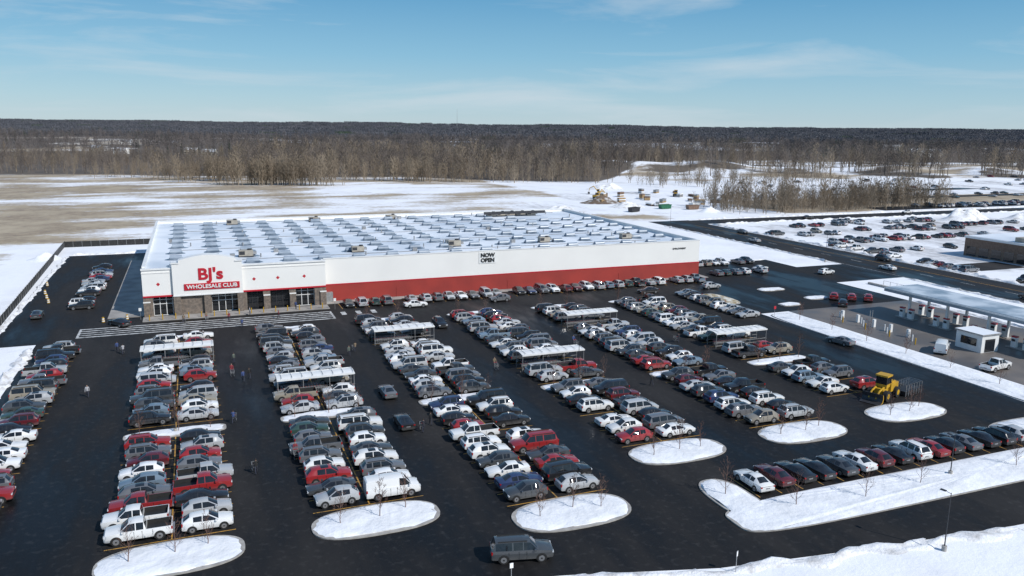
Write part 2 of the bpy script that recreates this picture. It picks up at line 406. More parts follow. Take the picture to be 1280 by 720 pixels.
for i in range(17):
    for j in range(9):
        x=-4+i*7.4+R(-.2,.2); y=173+j*8.4
        if i>13 and j>6: continue
        s1,s2=R(2.0,2.6),R(1.3,2.0)
        n_=16; pts=[(x+s1*math.cos(2*math.pi*q/n_)*R(.85,1.12)+R(-.05,.05),y+s2*math.sin(2*math.pi*q/n_)*R(.85,1.15)) for q in range(n_)]
        b2.face([(p,q,8.506) for p,q in pts],'melt')
        b.box(x-1.35,x+1.35,y-.7,y+.7,8.5,8.82,'melt')
        b.cyl((x-1.2,y,8.82),(x+1.2,y,8.82),.6,.6,10,'sky_l')
b.obj('skylights',store,smooth=40); b2.obj('melted_roof_patches',store)
def rtu(x,y,s=1):
    b.box(x-1.8*s,x+1.8*s,y-1.1*s,y+1.1*s,8.7,8.7+1.5*s,'tan'); b.box(x-1.9*s,x+1.9*s,y-1.2*s,y+1.2*s,8.5,8.7,'dmetal')
    b.box(x-1.7*s,x-.3*s,y-1.14*s,y-1.1*s,9.0,8.7+1.3*s,'dmetal'); b.cyl((x+.8,y,8.7+1.5*s),(x+.8,y,8.95+1.5*s),.6*s,.6*s,12,'dmetal')
    b.box(x+1.8*s,x+2.7*s,y-.8*s,y+.8*s,9.0,8.7+1.1*s,'metal')
b=MB()
for x,y in ((10,181),(34.1,180),(57.5,181.7),(81,181.4),(104,181),(10,240),(33,242),(56,241)): rtu(x,y,R(.72,.85))
for k in range(5): rtu(88+k*3.4,239+R(-1,1),.8)
b.box(85,106,236.8,237.1,9.4,10.2,'dmetal')
for k in range(50):
    x,y=R(-6,114),R(171,245); b.cyl((x,y,8.5),(x,y,9.1+R(0,.4)),.14,.14,8,'metal')
for k in range(14):
    x,y=R(-6,114),R(171,245); b.box(x-.5,x+.5,y-.5,y+.5,8.5,9.3,'metal')
for k in range(5):
    y=176.8+k*16.8; b.box(-4,112,y,y+.18,8.53,8.62,'metal')
b.obj('rooftop_units',store,smooth=30)
b=MB()
openings=[(-8.3,-3.7),(2.3,7.4),(8.9,12.0),(13.4,17.1),(18.4,22.2)]
OT=3.9
x=A0
for o0,o1 in openings:
    b.box(x,o0,NF,NF+.4,0,OT,'stone'); x=o1
b.box(x,AB,NF,NF+.4,0,OT,'stone')
b.box(A0,AB,NF-.02,NF+.4,OT,9.2,'wall'); b.box(A0-.1,AB+.1,NF-.2,NF+.5,9.2,9.5,'white'); b.box(A0-.05,AB+.05,NF-.1,NF-.022,8.55,8.75,'wall')
b.box(A0-.02,-4.6,NF-.16,NF-.022,OT,OT+.3,'redsign'); b.box(8.2,AB+.02,NF-.16,NF-.022,OT,OT+.3,'redsign')
for xx in (-10,12.1,17.2,23.3):
    b.box(xx,xx+1.2,NF-.3,NF-.025,0,2.9,'stone'); b.box(xx-.05,xx+1.25,NF-.34,NF-.023,2.9,3.1,'wall')
b.obj('entrance_facade',store)
b=MB()
for o0,o1 in openings:
    b.box(o0,o1,NF+1.2,NF+1.25,0,OT,'glass' ); b.box(o0,o1,NF+.4,NF+1.2,OT-.05,OT,'trim')
    k=int(round((o1-o0)/1.15))
    light=(o0<0 or o0>18 or 2<o0<3)
    for q in range(k+1):
        xx=o0+(o1-o0)*q/k; b.box(xx-.06,xx+.06,NF+1.1,NF+1.2,0,OT,'white' if light else 'dmetal')
    for zz in (.02,2.25,3.1): b.box(o0+.06,o1-.06,NF+1.12,NF+1.19,zz,zz+.12,'white' if light else 'dmetal')
b.obj('storefront_glazing',store)
b=MB()
P0,P1=-4.6,8.2
pts=[(P0,OT+.02)]+[(P0,10.3),(P0+1.2,10.3),(P0+1.2,10.9)]
for q in range(13):
    t=q/12; pts.append((P0+1.2+(P1-P0-2.4)*t,10.9+.9*math.sin(math.pi*t)))
pts+=[(P1-1.2,10.9),(P1-1.2,10.3),(P1,10.3),(P1,OT+.02)]
fr=[(x,NF-.6,z) for x,z in pts]; bk=[(x,NF+1.6,z) for x,z in pts]
b.face(fr,'wall'); b.face(bk[::-1],'wall')
for i in range(len(pts)):
    j=(i+1)%len(pts); b.face([fr[j],fr[i],bk[i],bk[j]],'white' if 1<=i<=len(pts)-3 else 'wall')
b.box(P0-.15,P0+1.3,NF-.75,NF+1.7,10.3,10.5,'white'); b.box(P1-1.3,P1+.15,NF-.75,NF+1.7,10.3,10.5,'white')
b.box(P0,P0+1.3,NF-.6,NF-.03,0,OT,'stone'); b.box(P1-1.1,P1,NF-.6,NF-.03,0,OT,'stone'); b.box(.9,2.1,NF-.6,NF-.03,0,OT,'stone')
b.box(P0-.05,P1+.05,NF-.68,NF-.602,OT,OT+.22,'white')
b.obj('sign_tower',store)
b=MB(); b.box(-2.6,7.6,NF-.75,NF-.603,5.0,6.25,'redsign'); b.obj('sign_panel',store)
b=MB(); s=.36
for x in (-7.2,10.4,15.0,20.2):
    b.face([(x-s,NF-.045,6.4),(x,NF-.045,6.4-s),(x+s,NF-.045,6.4),(x,NF-.045,6.4+s)],'redsign')
b.obj('diamond_ornaments',store)
def text(name,s,x,y,z,size,k,bold=.0,sx=1.0,parent=None):
    cu=bpy.data.curves.new(name,'FONT'); cu.body=s; cu.size=size; cu.align_x='CENTER'; cu.align_y='CENTER'; cu.extrude=.05; cu.offset=bold
    o=bpy.data.objects.new('tmp',cu); COL.objects.link(o)
    bpy.context.view_layer.update()
    me=bpy.data.meshes.new_from_object(o.evaluated_get(bpy.context.evaluated_depsgraph_get()))
    bpy.data.objects.remove(o); me.materials.clear(); me.materials.append(M[k])
    t=put(name,me,(x,y,z),0,parent); t.rotation_euler=(math.radians(90),0,0); t.scale=(sx,1,1); return t
text('sign_letters',"BJ's",2.3,NF-.66,7.95,3.1,'redsign',.09,1.1,store)
text('sign_lettering_lower','WHOLESALE CLUB',2.5,NF-.81,5.62,1.05,'white',.02,1.05,store)
b=MB(); b.box(59.1,63.2,NB-.1,NB-.03,6.4,9.0,'white'); b.obj('banner',store)
text('banner_text','NOW',61.15,NB-.16,8.25,1.2,'black',.05,1.05,store); text('banner_text','OPEN',61.15,NB-.16,7.1,1.2,'black',.05,1.05,store)
text('wall_lettering','EMPLOYMENT',112,NB-.06,7.4,.6,'dmetal',0,1,store)
b=MB()
for x in (40,66,95): b.box(x,x+1.1,NB-.12,NB-.062,0,2.2,'red')
b.box(24.8,26.2,NB-1.1,NB-.1,0,2.2,'metal')
b.obj('side_doors',store)
for k in range(15):
    b=MB(); x=-9+k*2.3
    b.cyl((0,0,0),(0,0,1.1),.1,.1,10,'yel'); b.obj('bollard',loc=(x,161.7,.15),smooth=40)

# ---------------------------------------------------------------- vehicles
def car(name,st,wheels,Wd,r=.34,extra=None,H=1.5):
    b=MB(); rows=[]
    for s in st:
        x,W,zb,be,zt,wt=s[:6]
        if zt<be: p=[(0,zb),(W-.12,zb),(W,zb+.12),(W+.01,(zb+be)/2+.05),(W-.02,be),(W-.10,be),(W-.12,zt+.01),(W-.3,zt),(0,zt)]
        else: p=[(0,zb),(W-.12,zb),(W,zb+.12),(W+.015,(zb+be)/2+.05),(W-.035,be),(W-.09,be+.025),(wt,zt-.055),(wt-.11,zt-.005),(0,zt+.03)]
        rows.append([(x,y,z) for y,z in p])
    for sg in (1,-1):
        for i in range(len(st)-1):
            top,side=st[i][6],st[i][7]
            mats=['trim','trim','paint','paint','paint',side,'paint' if top!='trim' else 'trim',top]
            for k in range(8):
                q=[rows[i][k],rows[i+1][k],rows[i+1][k+1],rows[i][k+1]]
                q=[(x,y*sg,z) for x,y,z in q]
                if sg<0: q=q[::-1]
                b.face(q,mats[k])
        for e,ro in ((0,rows[0]),(1,rows[-1])):
            for k in range(1,8):
                q=[(ro[0][0],0,ro[k][2]),(ro[k][0],ro[k][1]*sg,ro[k][2]),(ro[k+1][0],ro[k+1][1]*sg,ro[k+1][2]),(ro[0][0],0,ro[k+1][2])]
                if (sg>0)==(e==1): q=q[::-1]
                b.face(q,'trim' if k<2 else 'paint')
    for wx in wheels:
        for sg in (1,-1):
            n=20
            for rr,y0,y1,k,clip in ((r+.075,Wd-.2,Wd+.018,'trim',.24),(r,Wd-.2,Wd+.03,'tyre',-1),(r*.66,Wd+.02,Wd+.038,'rim',-1),(r*.2,Wd+.03,Wd+.045,'trim',-1)):
                s0=len(b.v); b.cyl((wx,sg*y0,r),(wx,sg*y1,r),rr,rr,n,k)
                if clip>0:
                    for q in range(s0,len(b.v)):
                        x,y,z=b.v[q]; b.v[q]=(x,y,max(z,clip))
    xf,xr=st[0][0],st[-1][0]
    hz=st[1][3]-.12; W1=st[0][1]
    for sg in (1,-1):
        y0,y1=sorted((sg*(W1-.30),sg*(W1+.045)))
        b.box(xf-.12,xf+.012,y0,y1,hz-.09,hz+.05,'hl')
        Wr=st[-1][1]; tz=st[-2][3]-.1
        y0,y1=sorted((sg*(Wr-.16),sg*(Wr+.03)))
        b.box(xr-.012,xr+.12,y0,y1,tz-.22 if H>1.6 else tz-.1,tz+.06,'tl')
    b.box(xf-.1,xf+.014,-W1+.32,W1-.32,hz-.2,hz+.02,'trim')
    b.box(xf-.1,xf+.014,-W1+.2,W1-.2,.32,.46,'trim')
    b.box(xr-.01,xr+.1,-.26,.26,.62,.76,'rim')
    cx=[s[0] for s in st if s[6]=='glass'][0]-.15; be=st[3][3]
    for sg in (1,-1):
        y0,y1=sorted((sg*(Wd-.04),sg*(Wd+.17))); b.box(cx-.12,cx+.05,y0,y1,be+.0,be+.16,'paint')
        for dx in (.35,-.32,-1.2):
            y0,y1=sorted((sg*(Wd-.02),sg*(Wd+.019))); b.box(dx-.012,dx+.012,y0,y1,.42,be-.06,'trim')
    if extra: extra(b)
    return b.mesh(name,smooth=38)
P='paint';G='glass'
suv=car('suv_body',[(2.35,.80,.30,.74,.80,.62,P,P),(2.2,.88,.25,.88,.95,.72,P,P),(1.3,.92,.22,1.0,1.07,.78,P,P),(1.02,.92,.22,1.02,1.10,.77,G,G),(.35,.92,.22,1.04,1.60,.66,P,G),(-.28,.92,.22,1.04,1.66,.66,P,P),(-.36,.92,.22,1.04,1.66,.66,P,G),(-1.15,.92,.22,1.06,1.65,.66,P,P),(-1.27,.92,.22,1.06,1.64,.66,P,G),(-1.85,.91,.24,1.08,1.60,.65,G,P),(-2.2,.90,.25,1.08,1.14,.72,P,P),(-2.33,.86,.30,1.0,1.05,.70,P,P)],(1.45,-1.4),.92,.36,
  lambda b:(b.box(-1.7,.2,.56,.60,1.62,1.70,'trim'),b.box(-1.7,.2,-.60,-.56,1.62,1.70,'trim')),1.68)
xover=car('crossover_body',[(2.2,.78,.28,.72,.78,.60,P,P),(2.05,.86,.24,.86,.92,.70,P,P),(1.2,.90,.2,.97,1.03,.76,P,P),(.95,.90,.2,.99,1.06,.75,G,G),(.15,.90,.2,1.01,1.54,.62,P,G),(-.38,.90,.2,1.01,1.58,.62,P,P),(-.46,.90,.2,1.02,1.58,.62,P,G),(-1.2,.90,.2,1.05,1.53,.60,P,P),(-1.5,.90,.22,1.08,1.48,.58,G,P),(-2.05,.88,.25,1.08,1.13,.68,P,P),(-2.18,.83,.30,.98,1.02,.66,P,P)],(1.38,-1.32),.90,.35,None,1.65)
sunroof=car('suv_body_sunroof',[(2.38,.80,.30,.74,.80,.62,P,P),(2.22,.88,.25,.88,.95,.72,P,P),(1.3,.92,.22,1.0,1.07,.78,P,P),(1.02,.92,.22,1.02,1.10,.77,G,G),(.3,.92,.22,1.04,1.60,.64,P,G),(0,.92,.22,1.04,1.64,.64,G,G),(-.30,.92,.22,1.04,1.65,.64,G,P),(-.38,.92,.22,1.05,1.65,.64,G,G),(-.8,.92,.22,1.06,1.64,.64,P,G),(-1.2,.92,.22,1.07,1.62,.64,P,P),(-1.8,.91,.24,1.10,1.54,.62,G,P),(-2.25,.90,.25,1.10,1.14,.70,P,P),(-2.36,.86,.30,1.0,1.05,.70,P,P)],(1.47,-1.42),.92,.36,None,1.68)
sedan=car('sedan_body',[(2.4,.76,.26,.66,.71,.58,P,P),(2.25,.86,.22,.78,.83,.68,P,P),(1.25,.90,.18,.90,.95,.76,P,P),(.95,.90,.18,.92,.98,.75,G,G),(.15,.90,.18,.93,1.39,.58,P,G),(-.35,.90,.18,.93,1.43,.58,P,P),(-.42,.90,.18,.93,1.43,.58,P,G),(-1.05,.90,.18,.94,1.38,.57,G,P),(-1.75,.90,.18,.97,1.05,.68,P,P),(-2.3,.87,.22,.97,1.02,.68,P,P),(-2.4,.82,.28,.9,.94,.66,P,P)],(1.45,-1.4),.90,.33,None,1.45)
hatch=car('hatchback_body',[(2.05,.76,.26,.68,.73,.58,P,P),(1.92,.84,.22,.80,.85,.68,P,P),(1.15,.87,.18,.92,.98,.74,P,P),(.88,.87,.18,.94,1.02,.73,G,G),(.1,.87,.18,.96,1.44,.58,P,G),(-.4,.87,.18,.96,1.49,.58,P,P),(-.48,.87,.18,.97,1.49,.58,P,G),(-1.25,.87,.2,1.0,1.44,.57,P,P),(-1.5,.87,.2,1.0,1.40,.56,G,P),(-1.9,.85,.24,1.0,1.05,.64,P,P),(-2.0,.80,.28,.92,.96,.62,P,P)],(1.28,-1.25),.87,.32,None,1.5)
van=car('minivan_body',[(2.5,.82,.28,.76,.82,.62,P,P),(2.35,.92,.24,.90,.96,.74,P,P),(1.75,.97,.2,1.0,1.07,.80,P,P),(1.55,.97,.2,1.02,1.10,.79,G,G),(.7,.97,.2,1.05,1.66,.70,P,G),(.1,.97,.2,1.05,1.74,.70,P,P),(0,.97,.2,1.05,1.74,.70,P,G),(-.95,.97,.2,1.05,1.74,.70,P,P),(-1.05,.97,.2,1.05,1.74,.70,P,G),(-2.1,.96,.22,1.06,1.70,.69,G,P),(-2.42,.95,.24,1.06,1.12,.76,P,P),(-2.52,.9,.28,1.0,1.05,.7,P,P)],(1.55,-1.5),.97,.35,None,1.75)
cvan=car('cargo_van_body',[(2.75,.88,.3,.9,.96,.66,P,P),(2.6,.96,.26,1.08,1.15,.78,P,P),(1.95,1.0,.24,1.2,1.27,.84,P,P),(1.8,1.0,.24,1.22,1.3,.83,G,G),(1.2,1.0,.24,1.25,2.0,.78,P,G),(.6,1.0,.24,1.25,2.1,.80,P,P),(-.2,1.0,.24,1.25,2.12,.82,P,P),(-2.6,1.0,.26,1.25,2.1,.82,P,P),(-2.72,.97,.3,1.2,2.0,.78,P,P)],(1.75,-1.6),1.0,.37,None,2.1)
pickup=car('pickup_body',[(2.85,.86,.38,.92,1.0,.68,P,P),(2.72,.95,.32,1.06,1.13,.80,P,P),(1.65,1.0,.30,1.15,1.22,.86,P,P),(1.45,1.0,.30,1.17,1.25,.85,G,G),(.8,1.0,.30,1.18,1.82,.70,P,G),(.25,1.0,.30,1.18,1.87,.70,P,P),(.17,1.0,.30,1.18,1.87,.70,P,G),(-.45,1.0,.30,1.18,1.84,.70,G,P),(-.62,1.0,.30,1.18,1.24,.80,P,P),(-.66,1.0,.30,1.18,.80,.86,'trim','trim'),(-2.74,1.0,.34,1.18,.80,.86,'trim','trim'),(-2.78,1.0,.34,1.18,1.19,.86,P,P),(-2.85,.98,.38,1.14,1.16,.84,P,P)],(1.85,-1.75),1.0,.41,
  lambda b:b.box(-3.0,-2.85,-.9,.9,.42,.6,'rim'),1.9)
bsuv=car('large_suv_body',[(2.7,.86,.34,.9,.97,.68,P,P),(2.55,.96,.3,1.02,1.09,.80,P,P),(1.5,1.0,.26,1.12,1.19,.86,P,P),(1.28,1.0,.26,1.14,1.22,.85,G,G),(.7,1.0,.26,1.16,1.82,.72,P,G),(.1,1.0,.26,1.16,1.88,.72,P,P),(.02,1.0,.26,1.16,1.88,.72,P,G),(-.8,1.0,.26,1.16,1.88,.72,P,P),(-.92,1.0,.26,1.16,1.88,.72,P,G),(-2.35,.99,.28,1.18,1.85,.72,G,P),(-2.6,.98,.3,1.18,1.24,.8,P,P),(-2.7,.94,.34,1.1,1.15,.78,P,P)],(1.65,-1.65),1.0,.40,
  lambda b:(b.box(-2.1,.4,.62,.66,1.85,1.94,'trim'),b.box(-2.1,.4,-.66,-.62,1.85,1.94,'trim')),1.9)
WHT=(.76,.76,.75);SIL=(.40,.41,.42);GRY=(.13,.135,.145);BLK=(.014,.014,.016);RED=(.28,.018,.02);BLU=(.025,.04,.10);DGR=(.05,.055,.06);TAN_=(.27,.24,.19);MAR=(.10,.012,.018);DGN=(.03,.06,.05);SBL=(.16,.22,.28)
def rc():
    c=random.choices([WHT,SIL,GRY,BLK,RED,BLU,DGR,TAN_,MAR,DGN,SBL],[20,22,18,16,6,3,15,4,5,2,4])[0]
    j=R(.88,1.12); return tuple(min(.8,v*j) for v in c)
def rm(): return random.choices([(suv,'parked_suv'),(xover,'parked_crossover'),(sedan,'parked_car'),(van,'parked_minivan'),(pickup,'parked_pickup_truck'),(bsuv,'parked_large_suv'),(cvan,'parked_cargo_van'),(sunroof,'parked_suv'),(hatch,'parked_hatchback')],[18,24,24,8,8,6,.5,11,7])[0]
def park(a,n,ang,m=None,c=None,name=None,z=.02):
    me,nm=m or rm()
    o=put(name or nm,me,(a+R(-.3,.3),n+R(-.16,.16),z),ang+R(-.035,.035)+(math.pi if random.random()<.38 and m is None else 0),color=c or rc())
    o.scale=(R(.97,1.04),R(.98,1.02),R(.97,1.04))
    return o
VAN=(van,'parked_minivan');CV=(cvan,'parked_cargo_van');PU=(pickup,'parked_pickup_truck');SU=(suv,'parked_suv');SE=(sedan,'parked_car');XO=(xover,'parked_crossover');BS=(bsuv,'parked_large_suv')
special={}
def near(a,n): return min(stalls,key=lambda s:(s[0]-a)**2+(s[1]-n)**2)
for a,n,m,c,ang in ((-6.5,74,PU,WHT,math.pi),(-6.5,77,PU,WHT,math.pi),(-.8,74,XO,WHT,0),(-.8,77.4,XO,SIL,0),(-.8,82.5,PU,RED,0),(-.8,80,SE,BLK,0),(17.3,74.5,CV,WHT,0),(17.3,80,SU,GRY,0),(35.3,70,XO,SIL,0),(29.6,69.5,XO,DGR,math.pi),(11.5,74.5,XO,SIL,math.pi),(53.4,80.2,VAN,GRY,0),(47.8,90,SU,WHT,0),(53.4,93,SU,MAR,0),(35.3,76,SE,RED,0),(35.3,73,BS,BLK,0),(71.5,80,XO,BLK,0),(71.5,83,SU,WHT,0),(66,85,SU,WHT,0),(-6.5,95,SU,RED,0),(66,104,SU,RED,0),(66,107,SE,RED,0)):
    special[near(a,n)]=(m,c,ang)
for s in stalls:
    if s in special:
        m,c,ang=special[s]; park(s[0],s[1],ang,m,c)
    elif random.random()<.98: park(s[0],s[1],0)
n=67.5
while n<146:
    if random.random()<.97:
        if abs(n-86)<1.4: park(-21.4,n,0,PU,RED)
        elif abs(n-77)<1.4: park(-21.4,n,math.pi,SU,RED)
        else: park(-21.6,n,math.pi)
    n+=2.75
for k,c in enumerate([WHT,MAR,BLK,BLK,DGR,WHT,MAR,BLK,WHT,RED,BLK,GRY,BLK,BLK,SIL]):
    park(53.4+k*2.75,63.8,math.pi/2,[SE,SE,SE,SE,SE,SE,XO,SE,SU,SE,XO,SE,SE,SU,XO][k],c)
for k in range(32):
    if random.random()<.95: park(28.4+k*2.75,162.7,math.pi/2)
for k in range(9):
    if random.random()<.85: park(121+k*2.75,181,math.pi/2)
for k in range(7):
    if random.random()<.7: park(120.5+k*2.75,167.6,math.pi/2)
for k in range(18):
    if random.random()<.9: park(-22+R(-.4,.4),177+k*2.75,0 if random.random()<.5 else math.pi)
park(-29,172,math.pi/2,SE,DGR,z=.02)
for k in range(9): park(101.5,127+k*2.75,0)
def mv(a,n,ang,m,c): put('moving_'+m[1][7:],m[0],(a,n,.02),ang,color=c)
mv(24.7,58.9,math.radians(-14),BS,DGR)
mv(23.5,105,math.pi/2,SE,GRY); mv(22.8,93,math.pi/2,SE,BLK); mv(104.2,104.8,math.radians(100),SE,GRY)
mv(41.5,157.5,0,SE,WHT); mv(-14,160,2.2,SE,BLK); mv(60,157,math.pi,XO,GRY); mv(41.5,140,-math.pi/2,SU,BLK)
mv(173,160,math.pi/2,SE,WHT); mv(184,172,-math.pi/2,SU,BLK); mv(173,120,math.pi/2,XO,BLK); mv(172.5,215,math.pi/2,SE,SIL); mv(183,235,-math.pi/2,SE,GRY)
mv(139,170,.3,SE,WHT); mv(152,160,.1,XO,WHT); mv(112,154,0,XO,SIL); mv(95,154,math.pi,SE,BLK); mv(240,266,0,SE,BLK); mv(300,270,math.pi,XO,WHT)
park(117.3,95,.6,CV,WHT); park(115.9,84.5,.15,PU,WHT)
for a,n,c in ((134,133,RED),(131,135,RED),(137,131,RED),(128,129,BLK)): park(a,n,.8,XO,c)
for nn,p in ((178,.3),(184,.3),(204,.5),(209,.4),(222,.55),(228,.4),(243,.6),(249,.45)):
    x=196
    while x<312:
        if random.random()<p and noise.noise(Vector((x/22,nn/9,0)))>-.15: park(x,nn,math.pi/2,z=.0)
        x+=2.9
for nn in (120,150,172,190,215):
    for k in range(6):
        if random.random()<.6: park(191.5+R(-.2,.2),nn+k*2.9,0,z=0)
for _ in range(45): park(R(330,420),R(283,296),math.pi/2,z=.03)
for _ in range(90):
    x=R(330,700); y=random.choice((326,341,368,388,416,444))+R(-1,1); park(x,y,math.pi/2,z=height(x,y))

# ---------------------------------------------------------------- shopping carts & corrals
def cart_into(b,x,y,ang=0,s=1.0):
    c,sn=math.cos(ang),math.sin(ang)
    def T(p): return (x+(p[0]*c-p[1]*sn)*s,y+(p[0]*sn+p[1]*c)*s,.02+p[2]*s)
    def bar(p,q,r=.014,k='metal'): b.cyl(T(p),T(q),r,r,4,k,False)
    t=[(-.45,-.28,.95),(-.45,.28,.95),(.45,.22,.85),(.45,-.22,.85)]; lo=[(-.35,-.22,.5),(-.35,.22,.5),(.38,.17,.55),(.38,-.17,.55)]
    for i in range(4):
        j=(i+1)%4; bar(t[i],t[j],.018); bar(lo[i],lo[j]); bar(t[i],lo[i])
        for q in (.25,.5,.75):
            A=[t[i][k]*(1-q)+t[j][k]*q for k in range(3)]; B=[lo[i][k]*(1-q)+lo[j][k]*q for k in range(3)]; bar(A,B,.008)
    bar((-.6,-.26,1.02),(-.6,.26,1.02),.025,'redsign'); bar((-.45,-.28,.95),(-.6,-.26,1.02)); bar((-.45,.28,.95),(-.6,.26,1.02))
    for sy in (-.24,.24):
        bar((-.45,sy,.9),(-.4,sy,.15),.018); bar((-.4,sy,.15),(.4,sy*.8,.15),.018)
        for wx in (-.4,.4): b.cyl(T((wx,sy*.85-.015,.06)),T((wx,sy*.85+.015,.06)),.06*s,.06*s,8,'tyre')
for i,c in enumerate(ROW):
    b=MB(); n0=CORR[i]
    L2=5.3
    for q in range(8):
        y0=-1.35+q*2.7/8; y1=y0+2.7/8; z0=2.55+.22*math.cos(y0/1.35*1.4); z1=2.55+.22*math.cos(y1/1.35*1.4)
        b.face([(-L2,y0,z0),(L2,y0,z0),(L2,y1,z1),(-L2,y1,z1)],'white'); b.face([(-L2,y1,z1-.05),(L2,y1,z1-.05),(L2,y0,z0-.05),(-L2,y0,z0-.05)],'white')
    for q in range(8): b.box(-L2+.6+q*1.4,-L2+.66+q*1.4,-1.3,1.3,2.79,2.81,'metal')
    b.box(-L2-.02,L2+.02,-1.42,-1.34,2.42,2.66,'white'); b.box(-L2-.02,L2+.02,1.34,1.42,2.42,2.66,'white')
    for xx in (-L2+.1,-1.8,1.8,L2-.1):
        for yy in (-1.25,1.25): b.cyl((xx,yy,0),(xx,yy,2.5),.05,.05,8,'metal')
        b.cyl((xx,-1.3,2.45),(xx,1.3,2.45),.04,.04,6,'metal')
    for yy in (-1.25,1.25):
        for zz in (.4,.95): b.cyl((-L2,yy,zz),(L2,yy,zz),.03,.03,6,'metal')
    for q in range(16):
        cart_into(b,-4.6+q*.38,-.6)
        if q<13: cart_into(b,-4.0+q*.4,.6)
    b.obj('cart_corral',loc=(c,n0,.0),smooth=40)
bc=MB(); cart_into(bc,0,0); cartm=bc.mesh('shopping_cart',smooth=40)

# ---------------------------------------------------------------- people
def person_mesh(name,leg,arm):
    J={'pel':(0,0,.96,.135,.15),'sp':(0,0,1.16,.115,.135),'ch':(.01,0,1.36,.125,.165),'nk':(.01,0,1.50,.06,.06),'hb':(.025,0,1.58,.075,.07),'hd':(.03,0,1.66,.105,.085),'ht':(.01,0,1.75,.06,.055)}
    E=[('pel','sp'),('sp','ch'),('ch','nk'),('nk','hb'),('hb','hd'),('hd','ht')]
    for sg,s in ((1,'l'),(-1,'r')):
        st=leg*sg; J['hp'+s]=(0,.1*sg,.90,.095,.095); J['kn'+s]=(.12*st+.03,.105*sg,.50,.065,.065)
        J['an'+s]=(.3*st-.03,.105*sg,.10,.045,.045); J['to'+s]=(.3*st+.15,.12*sg,.05,.04,.04)
        J['sh'+s]=(0,.19*sg,1.42,.065,.065)
        if arm=='push': J['el'+s]=(.12,.25*sg,1.16,.045,.045); J['wr'+s]=(.38,.2*sg,1.06,.033,.033); J['ha'+s]=(.46,.2*sg,1.05,.036,.03)
        else: J['el'+s]=(-.10*st,.25*sg,1.14,.045,.045); J['wr'+s]=(0-.16*st+.05,.26*sg,.90,.033,.033); J['ha'+s]=(.02-.18*st+.06,.26*sg,.80,.036,.025)
        E+=[('pel','hp'+s),('hp'+s,'kn'+s),('kn'+s,'an'+s),('an'+s,'to'+s),('ch','sh'+s),('sh'+s,'el'+s),('el'+s,'wr'+s),('wr'+s,'ha'+s)]
    ks=list(J); me=bpy.data.meshes.new('t'); me.from_pydata([J[k][:3] for k in ks],[(ks.index(a),ks.index(b_)) for a,b_ in E],[])
    o=bpy.data.objects.new('t',me); COL.objects.link(o)
    md=o.modifiers.new('s','SKIN'); sd=o.modifiers.new('u','SUBSURF'); sd.levels=1
    if not me.skin_vertices:
        bpy.context.view_layer.objects.active=o; bpy.ops.mesh.customdata_skin_add()
    for i,k in enumerate(ks):
        me.skin_vertices[0].data[i].radius=J[k][3:5]; me.skin_vertices[0].data[i].use_root=(k=='pel')
    bpy.context.view_layer.update()
    out=bpy.data.meshes.new_from_object(o.evaluated_get(bpy.context.evaluated_depsgraph_get())); bpy.data.objects.remove(o)
    out.name=name; out.materials.clear()
    for k in ('cloth','pants','skin','hair','trim'): out.materials.append(M[k])
    for p in out.polygons:
        c=p.center; m=0
        if c.z>1.69 or (c.z>1.56 and c.x<.0): m=3
        elif c.z>1.5: m=2
        elif c.z<.12: m=4
        elif abs(c.y)<.21 and c.z<.92: m=1
        elif abs(c.y)>.2 and c.z<.85: m=2
        elif arm=='push' and c.x>.40: m=2
        p.material_index=m; p.use_smooth=True
    return out
try:
    walk=person_mesh('walking_figure',1,'swing'); push=person_mesh('pushing_figure',-1,'push'); stand=person_mesh('standing_figure',.15,'swing')
    JK=[(.03,.03,.04),(.2,.03,.04),(.05,.08,.2),(.4,.4,.42),(.1,.12,.1),(.02,.02,.02),(.2,.15,.1)]
    for a,n,w,ang in ((3.8,122,'push',-1.5),(5.2,118,'walk',1.6),(6.1,119,'walk',1.7),(4.4,128,'stand',2),(-12,139,'push',1.8),(-13,141,'walk',1.5),(3.0,101,'push',1.4),(9,88,'push',-1.6),(4.5,84.6,'push',1.7),(24.5,90,'push',1.5),(26,92,'walk',1.4),(22,126,'walk',-1.4),(23.4,128,'push',1.6),(5,157,'walk',1.6),(1,159,'push',-1.5),(9,160.5,'stand',0),(14,156,'walk',2.8),(-3,158,'push',1.5),(7,151,'push',1.57),(18,162.4,'stand',1),(59.5,120,'push',-1.5),(60.5,96,'walk',1.5),(77.5,115,'push',1.5),(42.0,112,'push',-1.6),(-15,118,'walk',-1.6)):
        me_={'push':push,'walk':walk,'stand':stand}[w]
        z=.15 if n>161.2 else .02
        put('person',me_,(a,n,z),ang,color=random.choice(JK))
        if w=='push': put('shopping_cart',cartm,(a+1.06*math.cos(ang),n+1.06*math.sin(ang),0),ang)
except Exception as e: print('people',e)

# ---------------------------------------------------------------- lamps, signs, fence
def lamp(a,n,h=9,heads=2,ang=0,z=.1):
    b=MB(); b.cyl((0,0,0),(0,0,.5),.22,.22,14,'kerb'); b.cyl((0,0,.5),(0,0,h),.06,.035,8,'dmetal')
    for s in ((1,-1) if heads==2 else (1,)):
        b.cyl((0,0,h-.1),(s*.5,0,h),.025,.025,6,'dmetal'); b.box(min(s*.45,s*.95),max(s*.45,s*.95),-.13,.13,h-.05,h+.03,'dmetal'); b.box(min(s*.5,s*.9),max(s*.5,s*.9),-.1,.1,h-.062,h-.052,'hl')
    b.obj('street_lamp',loc=(a,n,z),rz=ang,smooth=40)
lamp(-3.7,100.1,7.5); lamp(50.6,100.1,7.5)
lamp(60.7,46.6,5.6,1,1.8,0); lamp(75,58,4.5,1,1.5)
for n in (100,175,255): lamp(165.5,n,8,1,0,0)
